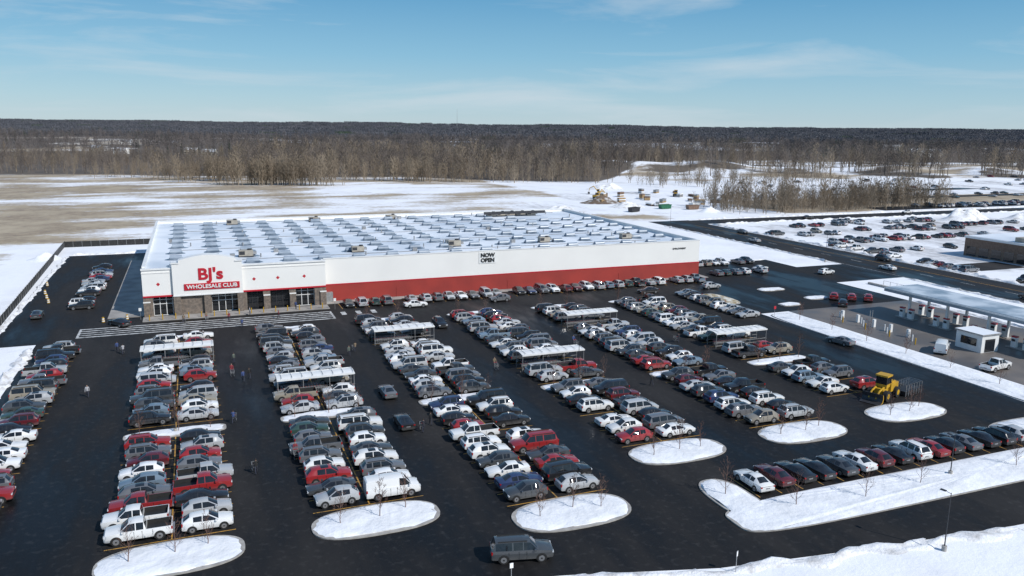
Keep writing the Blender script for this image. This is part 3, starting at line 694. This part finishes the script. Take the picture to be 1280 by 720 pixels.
def sign(a,n,k='white',h=2.3,ang=0,w=.5,hh=.6):
    b=MB(); b.cyl((0,0,0),(0,0,h),.03,.03,6,'metal'); b.box(-w/2,w/2,-.045,-.03,h-hh,h,k); b.box(-w/2,w/2,-.029,-.02,h-hh,h,'metal')
    b.obj('traffic_sign',loc=(a,n,0.02),rz=ang)
sign(22.3,55.2,h=2,w=.3,hh=.45); sign(40.8,50.2,ang=.6,h=2,w=.3,hh=.45); sign(-10.6,163.5); sign(25.5,160.5); sign(106.5,125,'redsign'); sign(110,69,'redsign',2.4,1,.7,.7)
b=MB(); n=150; px=-33.8
while n<268:
    x0=px; x1=-33.8-(n-150)*.022; b.face([(x0,n,.05),(x1,n+2.5,.05),(x1+R(-.05,.05),n+2.5,1.75),(x0,n,1.75)],'black'); b.cyl((x0,n,0),(x0,n,1.95),.04,.04,6,'metal'); px=x1; n+=2.5
x0=px
for k in range(10): b.face([(x0+k*2.4,268,.05),(x0+k*2.4+2.4,268,.05),(x0+k*2.4+2.4,268,1.75),(x0+k*2.4,268,1.75)],'black'); b.cyl((x0+k*2.4,268,0),(x0+k*2.4,268,1.95),.04,.04,6,'metal')
b.obj('construction_fence')
b=MB()
for k in range(60):
    x=-34+k*3.0; b.cyl((x,272,0),(x,272,1.5),.05,.05,5,'wood')
    for zz in (.7,1.3): b.cyl((x,272,zz),(x+3,272,zz),.02,.02,4,'metal')
b.obj('wire_fence')
for a,n in ((-31,195),(-30,190),(-29,185),(-13,164.5),(-17,163.5),(-32,205)):
    b=MB()
    for q in range(5): b.cyl((0,0,q*.2),(0,0,q*.2+.2),.3-q*.02,.28-q*.02,12,'yel' if q%2==0 else 'white')
    b.cyl((0,0,-.0),(0,0,.06),.38,.38,12,'tyre'); b.obj('traffic_drum',loc=(a,n,.02))

# ---------------------------------------------------------------- fuel station
fs=empty('fuel_station',(0,0,0))
b=MB(); b.box(129.5,138.5,82,120,4.9,5.7,'canfascia'); b.box(129.42,138.58,81.92,120.08,5.45,5.68,'white'); b.box(129.9,138.1,82.4,119.6,5.703,5.75,'canroof')
for q in range(4):
    for x in (131.3,136.5): b.box(x-.2,x+.2,89+q*8.6,89.4+q*8.6,0,4.9,'white')
b.obj('canopy',fs)
b=MB()
for q in range(4):
    for x in (131.3,136.5):
        n0=91.5+q*8.0; b.box(x-.7,x+.7,n0-2.2,n0+2.2,0,.16,'kerb')
        for s in (-1.1,1.1):
            b.box(x-.3,x+.3,n0+s-.45,n0+s+.45,.16,1.9,'white'); b.box(x-.32,x+.32,n0+s-.35,n0+s+.35,1.2,1.6,'dmetal'); b.box(x-.34,x+.34,n0+s-.46,n0+s+.46,1.9,2.15,'redsign')
b.obj('fuel_pumps',fs)
b=MB(); b.box(122.5,126.5,92,97,0,3.0,'white',top='roof'); b.box(122.3,126.7,91.8,97.2,3.0,3.25,'metal',top='roof'); b.box(122.44,122.497,93,96,1.0,2.3,'glass'); b.box(123.3,125.6,91.94,91.997,.1,2.3,'glass'); b.obj('kiosk',fs)
b=MB()
for k in range(12): b.cyl((116.5+(k%3)*1.4,100+k*1.9,0),(116.5+(k%3)*1.4,100+k*1.9,1.2),.11,.11,8,'white' if k%3 else 'yel')
for k in range(5): b.box(119.2,119.7,104+k*4,104.5+k*4,0,1.5,'white')
b.cyl((118,112,0),(118,112,3.4),.06,.06,8,'metal'); b.cyl((118.6,112,0),(118.6,112,3.4),.06,.06,8,'metal')
b.obj('bollards_and_vents',fs,smooth=40)
b=MB()
b.box(152.0,152.6,60,146,0,.5,'kerb')
for k in range(43):
    b.cyl((155,60+k*2,0),(155,60+k*2,1.0),.04,.04,5,'dmetal')
b.cyl((155,60,1.0),(155,144,1.0),.03,.03,5,'dmetal'); b.obj('guard_rail')

# ---------------------------------------------------------------- wheel loader
def loader(a,n,ang,sc=1):
    e=empty('wheel_loader',(a,n,.02)); e.rotation_euler=(0,0,ang); e.scale=(sc,sc,sc)
    b=MB()
    b.box(-2.6,-.5,-.85,.85,.9,1.9,'yel'); b.box(-2.75,-2.6,-.8,.8,.8,1.7,'dmetal'); b.box(-.5,1.2,-.55,.55,.8,1.5,'yel'); b.box(-2.3,-1.2,-.6,.6,1.9,2.05,'yel')
    b.cyl((-2.0,.4,2.0),(-2.0,.4,2.7),.06,.06,8,'dmetal'); b.obj('chassis',e)
    b=MB(); b.box(-.75,.55,-.7,.7,1.55,1.95,'yel'); b.box(-.7,.5,-.65,.65,1.95,2.95,'glass'); b.box(-.85,.65,-.78,.78,2.95,3.15,'yel')
    for x in (-.74,.5):
        for y in (-.7,.64): b.box(x,x+.07,y,y+.07,1.95,2.95,'dmetal')
    b.obj('cab',e)
    b=MB()
    for x in (-1.8,1.0):
        for s in (1,-1):
            b.cyl((x,s*.75,.7),(x,s*1.25,.7),.7,.7,20,'tyre'); b.cyl((x,s*1.24,.7),(x,s*1.27,.7),.35,.35,16,'yel')
    b.obj('wheels',e,smooth=40)
    b=MB()
    for s in (.4,-.5):
        b.cyl((.6,s,1.6),(1.9,s,1.3),.12,.12,6,'yel'); b.cyl((1.9,s,1.3),(2.7,s,.55),.12,.1,6,'yel')
    pr=[(2.6,1.25),(2.45,.7),(2.6,.2),(3.5,.08),(2.75,.3),(2.6,.7),(2.72,1.25)]
    f1=[(x,-1.3,z) for x,z in pr]; f2=[(x,1.3,z) for x,z in pr]; b.face(f1,'yel'); b.face(f2[::-1],'yel')
    for i in range(len(pr)): j=(i+1)%len(pr); b.face([f1[i],f2[i],f2[j],f1[j]],'dmetal')
    b.obj('bucket',e)
loader(88.3,80.3,math.radians(200),1.1)
b=MB()
for k in range(7):
    b.cyl((-2+k*.65,-1,0),(-2+k*.65,-1,1.7),.05,.05,5,'metal'); b.cyl((-2+k*.65,1,0),(-2+k*.65,1,1.7),.05,.05,5,'metal'); b.cyl((-2+k*.65,-1,1.7),(-2+k*.65,1,1.7),.05,.05,5,'metal')
for zz in (.5,1.1,1.7):
    for yy in (-1,1): b.cyl((-2,yy,zz),(1.9,yy,zz),.04,.04,5,'dmetal')
b.box(-2,1.9,-.9,.9,.1,.7,'dmetal'); b.obj('utility_trailer',loc=(93.6,80.8,.02),rz=.2)
def excavator(a,n,ang):
    e=empty('excavator',(a,n,height(a,n))); e.rotation_euler=(0,0,ang)
    b=MB()
    for s in (1,-1): b.box(-2,2,s*1.1-.3,s*1.1+.3,.05,.85,'dmetal')
    b.box(-1,1,-.8,.8,.5,.95,'dmetal'); b.obj('tracks',e)
    b=MB(); b.box(-2.3,1.1,-1.3,1.3,.96,1.9,'yel'); b.box(0,1.3,.3,1.3,1.9,2.9,'glass'); b.box(-.1,1.4,.25,1.35,2.9,3.05,'yel'); b.obj('house',e)
    b=MB(); b.cyl((1,-.2,1.6),(3.4,-.2,4.6),.28,.22,6,'yel'); b.cyl((3.4,-.2,4.6),(5.6,-.2,3.4),.22,.16,6,'yel'); b.cyl((5.6,-.2,3.4),(6.1,-.2,1.2),.18,.12,6,'yel'); b.box(5.5,6.5,-.8,.4,.3,1.2,'dmetal'); b.obj('boom',e)
excavator(196,372,.4); excavator(208,392,2.5)
loader(244,372,1.0,1.2)
for k in range(24):
    a,n=R(178,265),R(330,395); b=MB(); L=R(2.5,6)
    for q in range(random.randint(2,4)):
        z=q*.65; b.box(-L/2,L/2,-.9,.9,z+.15,z+.62,random.choice(('wood','wood','brick','white','metal')))
        for s in (-L/3,L/3): b.box(s-.1,s+.1,-.9,.9,z,z+.15,'wood')
    b.obj('lumber_stack',loc=(a,n,height(a,n)),rz=R(0,3))
for a,n,k,rz in ((203,318,'green',.1),(222,322,'white',.3),(182,310,'dmetal',.4),(262,352,'brick',.2),(214,312,'brick',0)):
    b=MB(); pr=[(-3,2),(-2.6,.15),(2.6,.15),(3,2)]
    f1=[(x,-1.2,z) for x,z in pr]; f2=[(x,1.2,z) for x,z in pr]; b.face(f1,k); b.face(f2[::-1],k)
    for i in (0,1,2): b.face([f1[i],f2[i],f2[i+1],f1[i+1]],k)
    for x in (-2,-1,0,1,2): b.box(x-.06,x+.06,-1.27,-1.2,.2,2,k)
    b.box(-3.05,3.05,-1.3,-1.2,1.95,2.08,k); b.box(-3.05,3.05,1.2,1.3,1.95,2.08,k); b.obj('dumpster',loc=(a,n,height(a,n)),rz=rz)

nb=empty('retail_building',(0,0,0))
b=MB(); b.box(216,262,150,172,0,5.4,'brick'); b.box(215.8,262.2,149.8,172.2,5.4,6.0,'white'); b.box(216.4,261.6,150.4,171.6,6.003,6.1,'roof')
for k in range(5): b.box(215.94,215.997,152+k*4,155+k*4,.3,3,'glass')
b.obj('walls',nb)
b=MB(); b.box(217,221,154,157,6.1,7.4,'tan'); b.box(232,236,160,163,6.1,7.4,'tan'); b.obj('rooftop_units',nb)
def house(a,n,w,d,h,rz,wk='white'):
    z=height(a,n)-.3; e=empty('house',(a,n,z)); e.rotation_euler=(0,0,rz)
    b=MB(); b.box(-w/2,w/2,-d/2,d/2,0,h,wk); b.face([(-w/2,-d/2,h),(-w/2,d/2,h),(-w/2,0,h+d*.3)],wk); b.face([(w/2,-d/2,h),(w/2,0,h+d*.3),(w/2,d/2,h)],wk); b.obj('walls',e)
    b=MB(); o=.5
    b.face([(-w/2-o,-d/2-o,h-.25),(w/2+o,-d/2-o,h-.25),(w/2+o,0,h+d*.3+.05),(-w/2-o,0,h+d*.3+.05)],'shingle'); b.face([(-w/2-o,d/2+o,h-.25),(-w/2-o,0,h+d*.3+.05),(w/2+o,0,h+d*.3+.05),(w/2+o,d/2+o,h-.25)],'shingle'); b.obj('roof',e)
    b=MB()
    for k in range(4): b.box(-w/2+1+k*w/4,-w/2+2.2+k*w/4,-d/2-.04,-d/2-.003,1.2,2.6,'glass')
    b.obj('windows',e)
HS=[]
for x,y,w in ((430,1400,40),(-330,880,14),(-450,930,14),(-250,1010,14),(-390,980,15),(-180,960,14),(-520,1010,15),(60,1500,26),(560,1120,60),(-620,1300,18),(-520,1250,16),(380,1700,20),(700,1500,30),(-100,1300,16),(820,1300,18)):
    a,n=lot(x,y); HS.append((a,n)); house(a,n,w,9 if w<30 else 14,5 if w<30 else 7,-.38+R(-.3,.3),random.choice(('wall','tan','tan')) if w<30 else 'wall')
a,n=lot(-250,3600); b=MB(); b.cyl((0,0,0),(0,0,95),1.0,.4,4,'metal'); b.obj('radio_mast',loc=(a,n,height(a,n)))

# ---------------------------------------------------------------- trees
def bare_tree(name,h,seed,mk,nl=14,sub=4,tw=4,spread=.38,tww=.07,trunk=.018,low=.22):
    rnd=random.Random(seed); b=MB()
    def br(p,q,r0,r1,n=3): b.cyl(p,q,r0,r1,n,mk,False)
    p=Vector((0,0,-.3)); pts=[p]
    for k in range(5):
        p=p+Vector((rnd.uniform(-.03,.03)*h,rnd.uniform(-.03,.03)*h,h*.19+.06)); pts.append(p)
    for k in range(5): br(pts[k],pts[k+1],h*trunk*(1-k*.18),h*trunk*(1-(k+1)*.18),5)
    for i in range(nl):
        t=low+(1-low)*(i+.5)/nl*.97; s=t*5; k=min(4,int(s)); o=pts[k].lerp(pts[k+1],s-k)
        az=i*2.4+rnd.uniform(-.5,.5); L=h*spread*(1-.55*t)*rnd.uniform(.7,1.2)
        up=rnd.uniform(.7,1.4); d=Vector((math.cos(az),math.sin(az),up)).normalized()
        m=o+d*L*.5+Vector((0,0,.02*h)); e=m+(d+Vector((rnd.uniform(-.3,.3),rnd.uniform(-.3,.3),.45))).normalized()*L*.6
        r=h*trunk*.42*(1-.6*t); br(o,m,r,r*.6); br(m,e,r*.6,r*.2)
        for j in range(sub):
            f=rnd.uniform(.25,1); q=o.lerp(m,f*2) if f<.5 else m.lerp(e,f*2-1)
            d2=(d+Vector((rnd.uniform(-1,1),rnd.uniform(-1,1),rnd.uniform(.1,1)))).normalized(); L2=L*rnd.uniform(.3,.5); e2=q+d2*L2
            br(q,e2,r*.3+.006,r*.08+.004)
            for z in range(tw):
                q2=q.lerp(e2,rnd.uniform(.2,1)); d3=(d2+Vector((rnd.uniform(-1,1),rnd.uniform(-1,1),rnd.uniform(-.2,1)))).normalized()
                e3=q2+d3*L2*rnd.uniform(.4,.8); sd=d3.orthogonal().normalized()*tww
                b.face([q2-sd*.5,q2+sd*.5,e3],mk)
    return b.mesh(name)
def conifer(name,h,seed):
    rnd=random.Random(seed); b=MB(); b.cyl((0,0,0),(0,0,h),h*.02,.03,5,'bark',False)
    for k in range(260):
        t=rnd.random()**.8; z=h*(.08+.92*t); rr=h*.2*(1-t)+.2; az=rnd.uniform(0,6.28); q=Vector((0,0,z)); L=rr*rnd.uniform(.6,1.15)
        e=Vector((math.cos(az)*L,math.sin(az)*L,z-L*.25)); sd=Vector((-math.sin(az),math.cos(az),.2))*L*.22; m=q.lerp(e,.55)
        b.face([q,m+sd,e,m-sd],'needle')
    return b.mesh(name)
def clump(name,seed,mk,w=26,h=12,n=300):
    rnd=random.Random(seed); b=MB()
    for k in range(n):
        x,y=rnd.uniform(-w,w),rnd.uniform(-w*.7,w*.7); z=h*(.25+.75*rnd.random()); L=rnd.uniform(2.5,5); d=Vector((rnd.uniform(-.6,.6),rnd.uniform(-.6,.6),1)).normalized()
        sd=Vector((rnd.uniform(-1,1),rnd.uniform(-1,1),rnd.uniform(-.3,.3))).normalized()*rnd.uniform(.6,1.2); p=Vector((x,y,z-L)); b.face([p-sd,p+sd,p+d*L],mk)
    for k in range(40):
        x,y=rnd.uniform(-w,w),rnd.uniform(-w*.7,w*.7); b.cyl((x,y,-2),(x,y,h*.8),.25,.1,3,mk,False)
    return b.mesh(name)
def collection(name,meshes):
    c=bpy.data.collections.new(name)
    for m in meshes: c.objects.link(bpy.data.objects.new(m.name,m))
    return c
def scatter(name,pts,coll):
    me=bpy.data.meshes.new(name); me.from_pydata([p[:3] for p in pts],[],[])
    A=me.attributes.new('scl','FLOAT','POINT'); A.data.foreach_set('value',[p[3] for p in pts])
    A=me.attributes.new('rot','FLOAT_VECTOR','POINT'); v=[]
    for p in pts: v+=[0,0,p[4]]
    A.data.foreach_set('vector',v)
    A=me.attributes.new('idx','INT','POINT'); A.data.foreach_set('value',[p[5] for p in pts])
    o=put(name,me)
    g=bpy.data.node_groups.new(name+'_scatter','GeometryNodeTree')
    g.interface.new_socket(name='Geometry',in_out='INPUT',socket_type='NodeSocketGeometry'); g.interface.new_socket(name='Geometry',in_out='OUTPUT',socket_type='NodeSocketGeometry')
    N,L=g.nodes,g.links; gi=N.new('NodeGroupInput'); go=N.new('NodeGroupOutput')
    ci=N.new('GeometryNodeCollectionInfo'); ci.inputs['Collection'].default_value=coll; ci.inputs['Separate Children'].default_value=True; ci.inputs['Reset Children'].default_value=True
    ip=N.new('GeometryNodeInstanceOnPoints'); ip.inputs['Pick Instance'].default_value=True
    def na(n,t): q=N.new('GeometryNodeInputNamedAttribute'); q.data_type=t; q.inputs['Name'].default_value=n; return q.outputs['Attribute']
    L.new(gi.outputs[0],ip.inputs['Points']); L.new(ci.outputs[0],ip.inputs['Instance']); L.new(na('idx','INT'),ip.inputs['Instance Index'])
    L.new(na('rot','FLOAT_VECTOR'),ip.inputs['Rotation']); L.new(na('scl','FLOAT'),ip.inputs['Scale']); L.new(ip.outputs[0],go.inputs[0])
    md=o.modifiers.new('scatter','NODES'); md.node_group=g
    return o
near_c=collection('bare_trees',[bare_tree('bt%d'%i,14,i,'bark',16,5,5,.36,.09) for i in range(4)]+[bare_tree('btt%d'%i,14,20+i,'bark_tan',16,5,6,.34,.10) for i in range(2)])
tan_c=collection('pale_trees',[bare_tree('pt%d'%i,12,40+i,'bark_tan',20,5,6,.30,.10,.014,.10) for i in range(3)])
mid_c=collection('forest_trees',[bare_tree('a_ft%d'%i,14,60+i,'bark_mid',14,3,4,.42,.22,.014,.3) for i in range(4)]+[conifer('z_cf0',13,3)])
far_c=collection('forest_clumps',[clump('a_fc%d'%i,80+i,'bark_hazed') for i in range(3)]+[clump('z_fcg',90,'needle',20,11,240)])
def clear_of(a,n,r=14): return all((a-h[0])**2+(n-h[1])**2>r*r for h in HS)
near_p=[];mid_p=[];far_p=[]
y=520.0
while y<840:
    x=-.78*y
    while x<.78*y:
        a,n=lot(x+R(-4,4),y+R(-4,4)); g=nz(a,n,55,21)
        left=x<-.34*y
        if zones(a,n)[1]>R(.3,.7) and clear_of(a,n) and not (left and (random.random()<.25 or g<-.25)) and not (g<-.42):
            near_p.append((a,n,height(a,n),R(.8,1.3)*(1+.35*g)*(.75 if left else 1.12),R(0,6.28),random.choices(range(6),[4,4,4,4,1,1] if g<.15 else [2,2,2,2,3,3])[0]))
        x+=8.3
    y+=8
while y<2000:
    st=13.5+(y-820)*.009
    x=-.8*y
    while x<.8*y:
        a,n=lot(x+R(-6,6),y+R(-6,6)); g=nz(a,n,120,5)
        if zones(a,n)[1]>R(.3,.7) and clear_of(a,n,20): mid_p.append((a,n,height(a,n),R(.85,1.3)*(1+.4*nz(a,n,90,31)),R(0,6.28),4 if (g>.30 and random.random()<.5) else random.randint(0,3)))
        x+=st
    y+=st
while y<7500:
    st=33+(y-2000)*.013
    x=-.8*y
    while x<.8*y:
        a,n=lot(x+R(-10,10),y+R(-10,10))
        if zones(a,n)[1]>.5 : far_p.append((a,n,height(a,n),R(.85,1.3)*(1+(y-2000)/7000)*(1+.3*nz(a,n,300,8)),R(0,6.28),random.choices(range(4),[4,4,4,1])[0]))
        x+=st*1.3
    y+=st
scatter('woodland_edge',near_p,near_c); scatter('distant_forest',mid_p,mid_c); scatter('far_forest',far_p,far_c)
gp=[]
for cx,cy,rx,ry,N_,sc in ((-140,487,26,10,110,1.35),(-195,530,30,16,90,1.2),(-100,535,50,14,90,1.2),(-50,540,40,14,60,1.15),(30,555,40,12,50,1.2),(-250,545,40,12,40,.9)):
    for _ in range(N_):
        x,yy=random.gauss(cx,rx*.6),random.gauss(cy,ry*.6); a,n=lot(x,yy); gp.append((a,n,height(a,n)-.1,R(.7,1.15)*sc,R(0,6.28),random.randint(0,2)))
for _ in range(460):
    a,n=R(222,350),random.gauss(304,12)
    if n<282: n=283+R(0,8)
    gp.append((a,n,height(a,n)-.1,R(.45,1.0)*(1.2 if nz(a,n,25)>.05 else .7),R(0,6.28),random.randint(0,2)))
for _ in range(120):
    a,n=R(270,420),R(420,475); gp.append((a,n,height(a,n)-.1,R(.5,1.0),R(0,6.28),random.randint(0,2)))
for _ in range(650):
    x,yy=R(90,700),R(620,900); a,n=lot(x,yy)
    if nz(a,n,60,17)>-.02: gp.append((a,n,height(a,n)-.1,R(.5,1.2),R(0,6.28),random.randint(0,2)))
scatter('bare_tree_grove',gp,tan_c)
ym=[bare_tree('young_tree%d'%i,3.8,100+i,'bark_red',18,4,4,.34,.028,.014,.18) for i in range(3)]
for i,c in enumerate(ROW):
    for s in (-3.4,.3,3.0): put('young_bare_tree',random.choice(ym),(c+s,ISL[i]+R(-1,1),.2),R(0,6),sc=R(.75,1.05))
    for s in (-4,0.3,4): put('young_bare_tree',random.choice(ym),(c+s,100.1,.2),R(0,6),sc=R(.8,1.1))
    if i>1: put('young_bare_tree',random.choice(ym),(c-3,148,.2),R(0,6),sc=R(.8,1.1)); put('young_bare_tree',random.choice(ym),(c+3,148,.2),R(0,6),sc=R(.8,1.1))
for a,n in ((48.8,62.5),(54,58),(62,57),(70,57.5),(84,57),(92,57.5),(100,61),(97,65)): put('young_bare_tree',random.choice(ym),(a,n,.2),R(0,6),sc=R(.8,1.1))
for k in range(7): put('young_bare_tree',random.choice(ym),(109.4,70+k*8.5,.2),R(0,6),sc=R(.8,1.1))

# ---------------------------------------------------------------- light, sky, camera
SUN=Vector((.50,-.72,.74)).normalized()
ld=bpy.data.lights.new('sun','SUN'); ld.energy=4.1; ld.angle=math.radians(.5); ld.color=(1,.97,.925)
lo=bpy.data.objects.new('sun',ld); COL.objects.link(lo); lo.rotation_euler=SUN.to_track_quat('Z','Y').to_euler(); lo.location=(0,0,100)
w=bpy.data.worlds.new('World'); scene.world=w; w.use_nodes=True; N,L=w.node_tree.nodes,w.node_tree.links
bg=N['Background']; sk=N.new('ShaderNodeTexSky'); sk.sky_type='NISHITA'; sk.sun_disc=False
sk.sun_elevation=math.asin(SUN.z); sk.sun_rotation=math.atan2(SUN.x,SUN.y); sk.altitude=200; sk.air_density=1.0; sk.dust_density=.2; sk.ozone_density=2.5
tc=N.new('ShaderNodeTexCoord')
sep=N.new('ShaderNodeSeparateXYZ'); L.new(tc.outputs['Generated'],sep.inputs[0])
ramp=N.new('ShaderNodeValToRGB'); L.new(sep.outputs[2],ramp.inputs[0])
e=ramp.color_ramp.elements; e[0].position=0; e[0].color=(.45,.61,.71,1); e[1].position=1; e[1].color=(.06,.16,.38,1)
for p_,c_ in ((.03,(.36,.58,.72)),(.08,(.22,.49,.70)),(.145,(.11,.36,.61)),(.35,(.08,.24,.48))):
    q=e.new(p_); q.color=(*c_,1)
sc_=N.new('ShaderNodeVectorMath'); sc_.operation='SCALE'; sc_.inputs['Scale'].default_value=10; L.new(ramp.outputs[0],sc_.inputs[0])
m0=N.new('ShaderNodeMix'); m0.data_type='RGBA'; m0.inputs[0].default_value=.82; L.new(sk.outputs[0],m0.inputs[6]); L.new(sc_.outputs[0],m0.inputs[7])
mp=N.new('ShaderNodeMapping'); mp.inputs['Scale'].default_value=(1.4,1.4,11); mp.inputs['Rotation'].default_value=(.05,.08,0); mp.inputs['Location'].default_value=(3.1,1.7,.4)
no=N.new('ShaderNodeTexNoise'); no.inputs['Scale'].default_value=2.2; no.inputs['Detail'].default_value=9; no.inputs['Roughness'].default_value=.58; no.inputs['Distortion'].default_value=.5
L.new(tc.outputs['Generated'],mp.inputs[0]); L.new(mp.outputs[0],no.inputs['Vector'])
mr=N.new('ShaderNodeMapRange'); mr.inputs[1].default_value=.50; mr.inputs[2].default_value=.80; mr.inputs[4].default_value=.75
L.new(no.outputs['Fac'],mr.inputs[0])
mx=N.new('ShaderNodeMix'); mx.data_type='RGBA'; mx.inputs[7].default_value=(6.2,7.0,7.6,1)
L.new(mr.outputs[0],mx.inputs[0]); L.new(m0.outputs[2],mx.inputs[6]); L.new(mx.outputs[2],bg.inputs['Color']); bg.inputs['Strength'].default_value=.10

Pt=math.atan(203/1000); cp,sp_=math.cos(Pt),math.sin(Pt)
f=Vector((ST*cp,CT*cp,-sp_)).normalized(); r0=Vector((CT,-ST,0)).normalized(); u0=r0.cross(f)
r=(r0+.011*u0).normalized(); u=(u0-.011*r0).normalized()
cam=bpy.data.cameras.new('camera'); cam.sensor_width=36; cam.lens=28.125; cam.clip_end=30000; cam.clip_start=.5
co=bpy.data.objects.new('camera',cam); COL.objects.link(co)
m=Matrix((r,u,-f)).transposed().to_4x4(); m.translation=Vector((0,0,37)); co.matrix_world=m
scene.camera=co
scene.view_settings.view_transform='Standard'; scene.view_settings.look='None'; scene.view_settings.exposure=0
